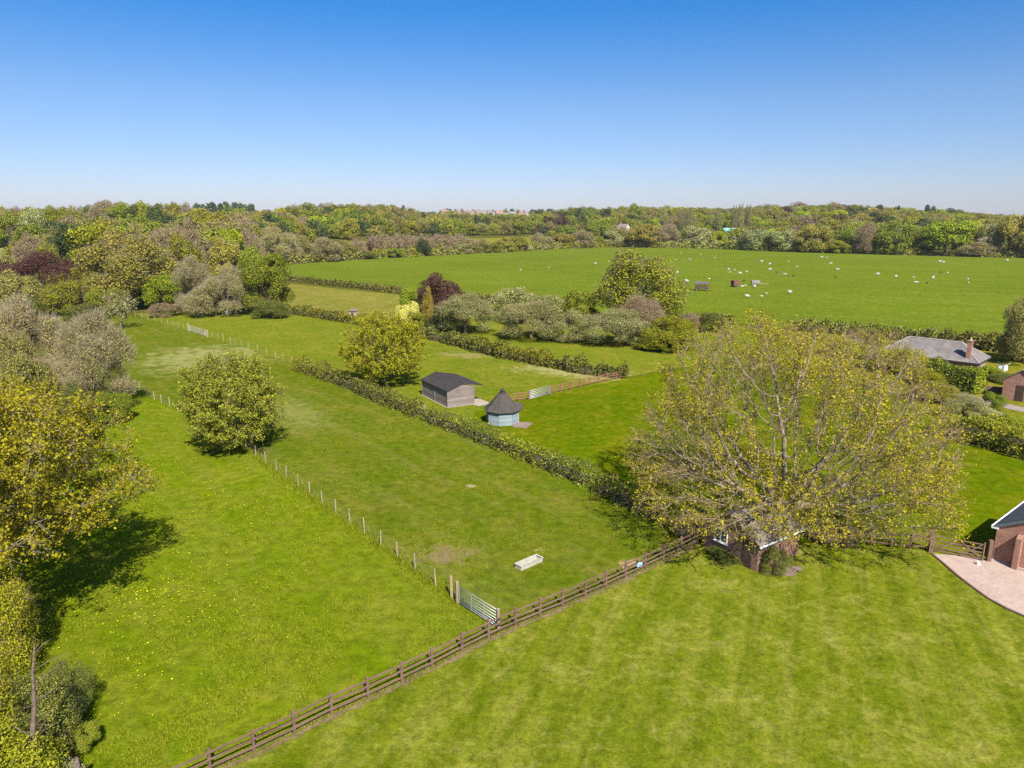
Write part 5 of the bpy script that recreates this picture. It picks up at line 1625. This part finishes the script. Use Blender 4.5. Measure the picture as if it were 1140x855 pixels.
far_house('house', 'dark roofed cottage low among the trees left of the pinkish house', 648, 590, 7, 9, 2.8, 5.2, R(70), W_['brick'], Rf['grey'], dz=1)
vs_ = [(497, 235.5), (504, 237.5), (511, 236), (517, 239), (524, 236.5), (529, 239.5), (536, 236), (541, 239), (547, 237.5), (553, 240.5), (556, 236.5), (562, 239), (567, 242), (571, 237.5), (577, 240.5), (583, 238.5), (573, 244)]
for i, px in enumerate(np.arange(493, 592, 7.0)):
    k = rnd.choice(['dark', 'pink', 'oak', 'brown', 'dark'])
    P_(k, px, 1040 + rnd.uniform(-15, 30), 233.2 + rnd.uniform(-1.5, 2), rnd.uniform(7, 12), f"{ORD[i]} tree from the left behind the roofs of the far village", 'far', 'trees behind the far village')
wl = ['white', 'cream', 'brick', 'white', 'pink']; rl = ['red', 'grey', 'brown', 'pink', 'grey']
for i, (px, py) in enumerate(vs_):
    D = 960 + rnd.uniform(-70, 60) - (py - 236) * 16
    b = T(px, D)
    ztop = H - D * math.tan(depr(py - 2.0))
    far_house('house', f"small {wl[i % 5]} walled house with {rl[(i * 3) % 5]} roof, {ORD[i]} from the left in the far village", px, D, 7.5, rnd.uniform(8, 11), 4.8, 7.8, R(rnd.choice([10, 80, 95, 60])), W_[wl[i % 5]], Rf[rl[(i * 3) % 5]], 'houses in the far village', dz=max(-1.0, min(9, ztop - 7.8 - b.z)), chim=i % 2 == 0)

# ------------------------------------------------------------------ sheep
def skin_body(name, verts, edges, rad, root=0, sub=1):
    me = bpy.data.meshes.new(name)
    me.from_pydata(verts, edges, [])
    o = bpy.data.objects.new(name, me); C.objects.link(o)
    o.modifiers.new('skin', 'SKIN'); s_ = o.modifiers.new('sub', 'SUBSURF'); s_.levels = sub; s_.render_levels = sub
    for i, v in enumerate(me.skin_vertices[0].data):
        v.radius = (rad[i], rad[i]) if not isinstance(rad[i], tuple) else rad[i]
        v.use_root = (i == root)
    dg = bpy.context.evaluated_depsgraph_get()
    m2 = bpy.data.meshes.new_from_object(o.evaluated_get(dg))
    bpy.data.objects.remove(o)
    m2.name = name
    m2.polygons.foreach_set('use_smooth', np.ones(len(m2.polygons), bool))
    return m2


t = NT('fleece')
_p = obj_coord(t)
_n = t.noise(_p, 8, 4, .7)
_sx = t.n('ShaderNodeSeparateXYZ'); t.l(_p, _sx.inputs[0])
_c = t.mix(t.rng(_n, .3, .7), (.34, .32, .27), (.46, .44, .38))
M_fleece = t.done(t.bsdf(_c, .95, .1, _n, .8, .05))
M_dfleece = plain_mat('fleece_dark', (.05, .042, .035), .95, .1)


def sheep_mesh(pose):
    zb = .62 if pose != 'lie' else .30
    V_ = [(0, 0, zb), (-.38, 0, zb + .02), (-.56, 0, zb - .02), (.36, 0, zb), (.52, 0, zb + .08)]
    Rd = [.29, .28, .14, .27, .17]
    E_ = [(0, 1), (1, 2), (0, 3), (3, 4)]
    if pose == 'graze': hd = [(.68, 0, zb - .12), (.80, 0, zb - .36), (.88, 0, zb - .5)]
    else: hd = [(.64, 0, zb + .25), (.76, 0, zb + .32), (.92, 0, zb + .25)]
    for i, p in enumerate(hd):
        V_.append(p); Rd.append((.11, .11, .065)[i]); E_.append((4 if i == 0 else len(V_) - 2, len(V_) - 1))
    hi = len(V_) - 2
    for s_ in (-1, 1):
        V_.append((hd[1][0] - .05, s_ * .17, hd[1][2] + .05)); Rd.append(.03); E_.append((hi, len(V_) - 1))
    for x_, par_ in ((.34, 3), (-.38, 1)):
        for s_ in (-1, 1):
            if pose == 'lie':
                V_ += [(x_ + .05, s_ * .24, .12), (x_ + .28, s_ * .26, .05)]; Rd += [.07, .04]
            else:
                V_ += [(x_, s_ * .16, .36), (x_ + (.02 if x_ > 0 else -.04), s_ * .16, .02)]; Rd += [.075, .04]
            E_ += [(par_, len(V_) - 2), (len(V_) - 2, len(V_) - 1)]
    V_.append((-.66, 0, zb - .15)); Rd.append(.04); E_.append((2, len(V_) - 1))
    return skin_body('sheep', V_, E_, Rd)


SM = {k: sheep_mesh(k) for k in ('graze', 'stand', 'lie')}
for m_ in SM.values(): m_.materials.append(M_fleece)
SD = SM['graze'].copy(); SD.materials.clear(); SD.materials.append(M_dfleece)
# px, py, size ('e' ewe, 'l' lamb, 'd' dark)
SHEEP = [(758, 281.5, 'l'), (752, 290, 'l'), (767.5, 290, 'e'), (796, 287.5, 'l'), (754, 304.5, 'e'), (764, 314.5, 'e'), (789.6, 311, 'l'), (811, 301, 'e'), (812.4, 304, 'l'), (817.8, 301, 'l'), (823.5, 305.5, 'e'), (831, 303.5, 'l'),
         (847.7, 292.3, 'e'), (857, 295, 'e'), (877.8, 292, 'l'), (887, 297.7, 'l'), (857.4, 301.2, 'e'), (873.6, 307, 'e'), (864.5, 304, 'd'), (883, 308, 'd'), (915, 287.3, 'e'), (920.5, 287.5, 'l'), (925, 294.5, 'e'), (932.4, 301.3, 'e'), (930, 309.5, 'd'),
         (839.8, 320.5, 'e'), (831.3, 331.5, 'e'), (848, 330.3, 'l'), (853, 328, 'l'), (879.3, 327, 'e'), (828, 313.5, 'd'), (829.7, 319, 'l'),
         (977.4, 306.5, 'e'), (997.4, 308.2, 'e'), (1017, 309.7, 'l'), (1021, 315.3, 'l'), (1018.5, 315.5, 'l'), (1038.6, 310.6, 'e'), (1046, 292.3, 'e'), (1050.4, 293, 'e'), (1054.8, 304.7, 'l'), (1046.8, 304.3, 'd'), (1077.5, 311.7, 'l'), (1078, 316, 'l'), (1121, 291, 'e'),
         (579.8, 300.8, 'l'), (611, 299, 'l'), (663, 294, 'e'), (677.6, 291.8, 'l'), (1032, 316, 'd'), (780, 284, 'l')]
SHEEP.sort()
nm = {'e': 'white ewe', 'l': 'white lamb', 'd': 'dark sheep'}
ci = {}
for px, py, k in SHEEP:
    p = G(px, py)
    ci[k] = ci.get(k, 0) + 1
    pose = rnd.choice(['graze', 'graze', 'stand', 'lie'])
    o = bpy.data.objects.new('lamb' if k == 'l' else 'sheep', SD if k == 'd' else SM[pose])
    C.objects.link(o)
    s = {'e': rnd.uniform(1.0, 1.12), 'l': rnd.uniform(.6, .72), 'd': .7}[k]
    o.location = p + Vector((0, 0, .036)); o.rotation_euler.z = rnd.choice([0, math.pi]) + rnd.uniform(-.9, .9); o.scale = (s, s * 1.1, s)
    pose_w = 'grazing' if k == 'd' else {'graze': 'grazing', 'stand': 'standing', 'lie': 'lying'}[pose]
    tag(o, f"{nm[k]} {pose_w} in the sheep field, {ORD[ci[k] - 1]} {nm[k]} from the left", 'sheep', {'e': 'white ewes in the sheep field', 'l': 'white lambs in the sheep field', 'd': 'dark sheep in the sheep field'}[k])

# ------------------------------------------------------------------ carts in the sheep field
M_rust = plain_mat('rusty_steel', (.20, .10, .065), .8, .3, .1, .4, 1.5)
M_rubber = plain_mat('tyre_rubber', (.02, .02, .02), .9)
M_darktop = plain_mat('cart_dark_sheet', (.10, .085, .085), .7)
M_redpaint = plain_mat('cart_red_paint', (.17, .06, .042), .7)
M_greypaint = plain_mat('cart_grey_sheet', (.24, .22, .21), .6)


def wheel(root, x, y, r, w=.24):
    mb = MB().tube([(x, y - w / 2, r), (x, y + w / 2, r)], r, 14)
    wo = mb.build('wheel', M_rubber, root)
    MB().tube([(x, y - w / 2 - .01, r), (x, y + w / 2 + .01, r)], r * .5, 10).build('rim', M_greypaint, wo)


c1 = thing('hay_feeder', 'rusty hay feeder trailer with dark sheet roof in the sheep field', 'hay feeder', G(781, 323.5) + Vector((0, 0, .036)), R(-18))
for x_ in (-1.35, 1.45):
    for y_ in (-.95, .95): wheel(c1, x_, y_, .42)
fr = MB(); fr.box(-2.1, 2.1, -.85, .85, .55, .7)
for x_ in (-2, -1, 0, 1, 2):
    for y_ in (-.82, .82): fr.bar((x_, y_, .7), (x_, y_, 2.0), .07, .07)
for z_ in (1.0, 1.4, 1.9):
    for y_ in (-.84, .84): fr.bar((-2.05, y_, z_), (2.05, y_, z_), .06, .08)
fr.bar((2.1, 0, .6), (3.9, 0, .45), .1, .1)
fr.build('frame', M_rust, c1)
rf = MB()
slope_slab(rf, (-2.2, -1.1, 2.0), (2.2, -1.1, 2.0), (1.9, 0, 2.65), (-1.9, 0, 2.65), .06)
slope_slab(rf, (-2.2, 1.1, 2.0), (2.2, 1.1, 2.0), (1.9, 0.001, 2.65), (-1.9, .001, 2.65), .06)
rf.build('roof', M_darktop, c1)
MB().box(-1.9, 1.9, -.7, .7, .71, 1.3).build('hay', plain_mat('hay_old', (.16, .12, .07), .95), c1)

c2 = thing('box_trailer', 'small red-brown box trailer in the sheep field', 'trailer', G(818, 319.5) + Vector((0, 0, .036)), R(20))
MB().box(-1.0, 1.0, -.85, .85, .4, 2.0).build('body', M_redpaint, c2, .05)
wheel(c2, 0, -.98, .36); wheel(c2, 0, .98, .36)
MB().bar((1.0, 0, .5), (2.4, 0, .5), .1, .1).bar((1.0, -.5, .5), (2.2, 0, .5), .08, .08).build('drawbar', M_greypaint, c2)
MB().box(-1.06, 1.06, -.91, .91, 2.001, 2.08).build('roof', M_rust, c2, .02)
c3 = thing('flat_trailer', 'low grey sheet-sided trailer with pale drawbar in the sheep field', 'trailer', G(841, 317.5) + Vector((0, 0, .036)), R(-6))
MB().box(-1.3, 1.3, -.8, .8, .45, 1.5).build('body', M_greypaint, c3, .06)
wheel(c3, -.2, -.92, .34); wheel(c3, -.2, .92, .34)
MB().bar((1.3, 0, .5), (4.3, .2, .42), .14, .1).build('drawbar', M_greywood, c3)
lg = MB().tube([(-.5, 0, .13), (.9, .1, .13)], .13, 7).build('feed_block', plain_mat('feed_white', (.7, .66, .55), .8), None)
lg.location = G(824.5, 319) + Vector((.6, 0, .036)); lg.rotation_euler.z = .2
tag(lg, 'pale feed block lying beside the red-brown box trailer', 'feed block')

# ------------------------------------------------------------------ grass and flowers one cannot count
def inside(px, py, poly):
    res = np.zeros(len(px), bool)
    n = len(poly); j = n - 1
    for i in range(n):
        xi, yi = poly[i][0], poly[i][1]; xj, yj = poly[j][0], poly[j][1]
        c = ((yi > py) != (yj > py)) & (px < (xj - xi) * (py - yi) / (yj - yi + 1e-12) + xi)
        res ^= c; j = i
    return res


def scatter(rs, poly, n, y0, y1, power=1.6):
    """points in poly, thinner with distance from the camera"""
    out = []
    got = 0
    while got < n:
        y = y0 * (y1 / y0) ** (rs.uniform(0, 1, 60000) ** power)
        x = rs.uniform(-1.05, 1.05, 60000) * (y * .75 + 8)
        k = inside(x, y, poly)
        out.append(np.stack([x[k], y[k], np.zeros(k.sum())], 1)); got += k.sum()
        if k.sum() < 50: break
    return np.concatenate(out)[:n]


def blades(rs, P, h, w, lean=.5):
    n = len(P)
    a = rs.uniform(0, 6.28, n)
    d = np.stack([np.cos(a), np.sin(a), np.zeros(n)], 1)
    ln = (h * rs.uniform(.5, 1.3, n))[:, None]
    a2 = rs.uniform(0, 6.28, n)
    tipv = np.stack([np.cos(a2) * lean, np.sin(a2) * lean, np.ones(n)], 1) * ln
    V = np.empty((n, 3, 3))
    V[:, 0] = P - d * w; V[:, 1] = P + d * w; V[:, 2] = P + tipv
    return V.reshape(-1, 3), np.arange(3 * n).reshape(-1, 3)


rs = np.random.RandomState(3)
lp = [(p.x, p.y) for p in left_pts]
B_pts = scatter(rs, lp, 26000, 22, 75)
den = wob(B_pts, rs, .5) + .6 * wob(B_pts, rs, 1.6)
B_pts = B_pts[den > -.1]
B_pts = np.repeat(B_pts, 7, 0) + rs.normal(size=(len(B_pts) * 7, 3)) * np.array([.10, .10, 0])
V, Tt = blades(rs, B_pts, .11, .022, .7)
tag(link('meadow_grass', npmesh('meadow_grass', V, None, Tt), L['tuft']), 'rough grass tufts of the near paddock', kind='stuff')
cl_ = [(G(165, 668), 2.6, 260), (G(155, 662), 1.2, 80), (G(152, 460), 3.0, 260), (G(120, 720), 4.0, 170), (G(110, 770), 2.5, 60), (G(265, 580), 5, 160), (G(300, 560), 4, 130), (G(60, 600), 5, 80), (G(200, 560), 8, 120), (G(130, 640), 3, 80)]
Pd = np.concatenate([np.array([c.x, c.y, 0]) + rs.normal(size=(n, 3)) * np.array([s, s * .8, 0]) for c, s, n in cl_])
Pd = Pd[inside(Pd[:, 0], Pd[:, 1], lp)]
Pd[:, 2] = rs.uniform(.10, .16, len(Pd))
V, Q = leaf_quads(rs, Pd, np.tile([0, 0, 1.], (len(Pd), 1)), .06, .3, 1.0)
tag(link('dandelions', npmesh('dandelions', V, Q), L['dandelion']), 'yellow dandelion flowers in the rough paddock', kind='stuff')
mp__ = [(p.x, p.y) for p in mid_pts]
B_pts = scatter(rs, mp__, 14000, 34, 110)
den = wob(B_pts, rs, .3) + .6 * wob(B_pts, rs, 1.0)
B_pts = B_pts[den > .35]
B_pts = np.repeat(B_pts, 6, 0) + rs.normal(size=(len(B_pts) * 6, 3)) * np.array([.12, .12, 0])
V, Tt = blades(rs, B_pts, .09, .024, .7)
tag(link('paddock_grass', npmesh('paddock_grass', V, None, Tt), L['tuft']), 'grass tufts of the grazed paddock', kind='stuff')
# long grass and dry stalks under the fences
def strip_grass(pts, n, spread, h, key, name, lab):
    a = np.array([[p[0], p[1], 0] for p in pts]); seg = np.linalg.norm(np.diff(a, axis=0), axis=1); cum = np.concatenate([[0], np.cumsum(seg)])
    s = rs.uniform(0, cum[-1], n)
    P = np.stack([np.interp(s, cum, a[:, k]) for k in range(3)], 1) + rs.normal(size=(n, 3)) * np.array([spread, spread, 0])
    V, Tt = blades(rs, P, h, .022, .5)
    return tag(link(name, npmesh(name, V, None, Tt), L[key]), lab, kind='stuff')


strip_grass([G(263, 495)] + wire + [gate_a], 9000, .28, .28, 'tuft', 'fence_grass', 'long grass under the wire fence')
strip_grass(fence_pts, 9000, .18, .14, 'seed', 'fence_edge_grass', 'dry grass under the brown fence')

# ------------------------------------------------------------------ the air
ht_ = NT('air')
pv = ht_.n('ShaderNodeVolumePrincipled')
pv.inputs['Color'].default_value = (.86, .92, 1, 1); pv.inputs['Density'].default_value = HAZE; pv.inputs['Anisotropy'].default_value = .0
ht_.l(pv.outputs[0], ht_.out.inputs['Volume'])
if HAZE: tag(MB().box(-2500, 2500, -150, 4000, -26, 62).build('haze', ht_.m), 'thin pale air over the fields', kind='stuff')

# ------------------------------------------------------------------ light and sky
SUN_EL, SUN_AZ = R(46), R(-19)        # shadows fall away from the camera and a little to its left
sd = Vector((math.sin(-SUN_AZ) * math.cos(SUN_EL), -math.cos(SUN_AZ) * math.cos(SUN_EL), math.sin(SUN_EL)))   # towards the sun
sun_d = bpy.data.lights.new('sun', 'SUN')
sun_d.energy = 5.0; sun_d.angle = R(.5); sun_d.color = (1.0, .955, .89)
sun = bpy.data.objects.new('sun', sun_d); C.objects.link(sun)
sun.rotation_euler = (-sd).to_track_quat('-Z', 'Y').to_euler()

w = bpy.data.worlds.new('World'); scene.world = w
w.use_nodes = True
nt = w.node_tree; nt.nodes.clear()
sky = nt.nodes.new('ShaderNodeTexSky'); sky.sky_type = 'NISHITA'; sky.sun_disc = False
sky.sun_elevation = SUN_EL; sky.sun_rotation = math.atan2(sd.x, sd.y)
sky.air_density = 1.0; sky.dust_density = .4; sky.ozone_density = 2.0; sky.altitude = 60
geo = nt.nodes.new('ShaderNodeTexCoord')
sep = nt.nodes.new('ShaderNodeSeparateXYZ'); nt.links.new(geo.outputs['Generated'], sep.inputs[0])
rp = nt.nodes.new('ShaderNodeValToRGB')
for e, (p, c) in zip([rp.color_ramp.elements[0], rp.color_ramp.elements[1]] + [rp.color_ramp.elements.new(k) for k in (.033, .146, .249, .35)],
                     [(0.0, (.43, .46, .66)), (.62, (.36, .45, .58)), (.033, (.43, .47, .67)), (.146, (.35, .465, .65)), (.249, (.125, .41, .71)), (.35, (.12, .40, .70))]):
    e.position = p; e.color = (*c, 1)
nt.links.new(sep.outputs[2], rp.inputs[0])
mx = nt.nodes.new('ShaderNodeMix'); mx.data_type = 'RGBA'; mx.blend_type = 'MULTIPLY'; mx.inputs[0].default_value = 1
nt.links.new(sky.outputs[0], mx.inputs[6]); nt.links.new(rp.outputs[0], mx.inputs[7])
bg_ = nt.nodes.new('ShaderNodeBackground'); bg_.inputs[1].default_value = .10
wo_ = nt.nodes.new('ShaderNodeOutputWorld')
nt.links.new(mx.outputs[2], bg_.inputs[0]); nt.links.new(bg_.outputs[0], wo_.inputs[0])

vs = scene.view_settings
scene.display_settings.display_device = 'sRGB'
vs.view_transform = 'Standard'; vs.look = 'None'; vs.exposure = .97; vs.gamma = 1; vs.use_curve_mapping = False
scene.render.engine = 'CYCLES'
cy = scene.cycles
cy.max_bounces = 6; cy.diffuse_bounces = 2; cy.glossy_bounces = 2; cy.transmission_bounces = 3; cy.transparent_max_bounces = 4; cy.volume_bounces = 0
cy.caustics_reflective = False; cy.caustics_refractive = False
cy.use_denoising = False
cy.use_adaptive_sampling = True
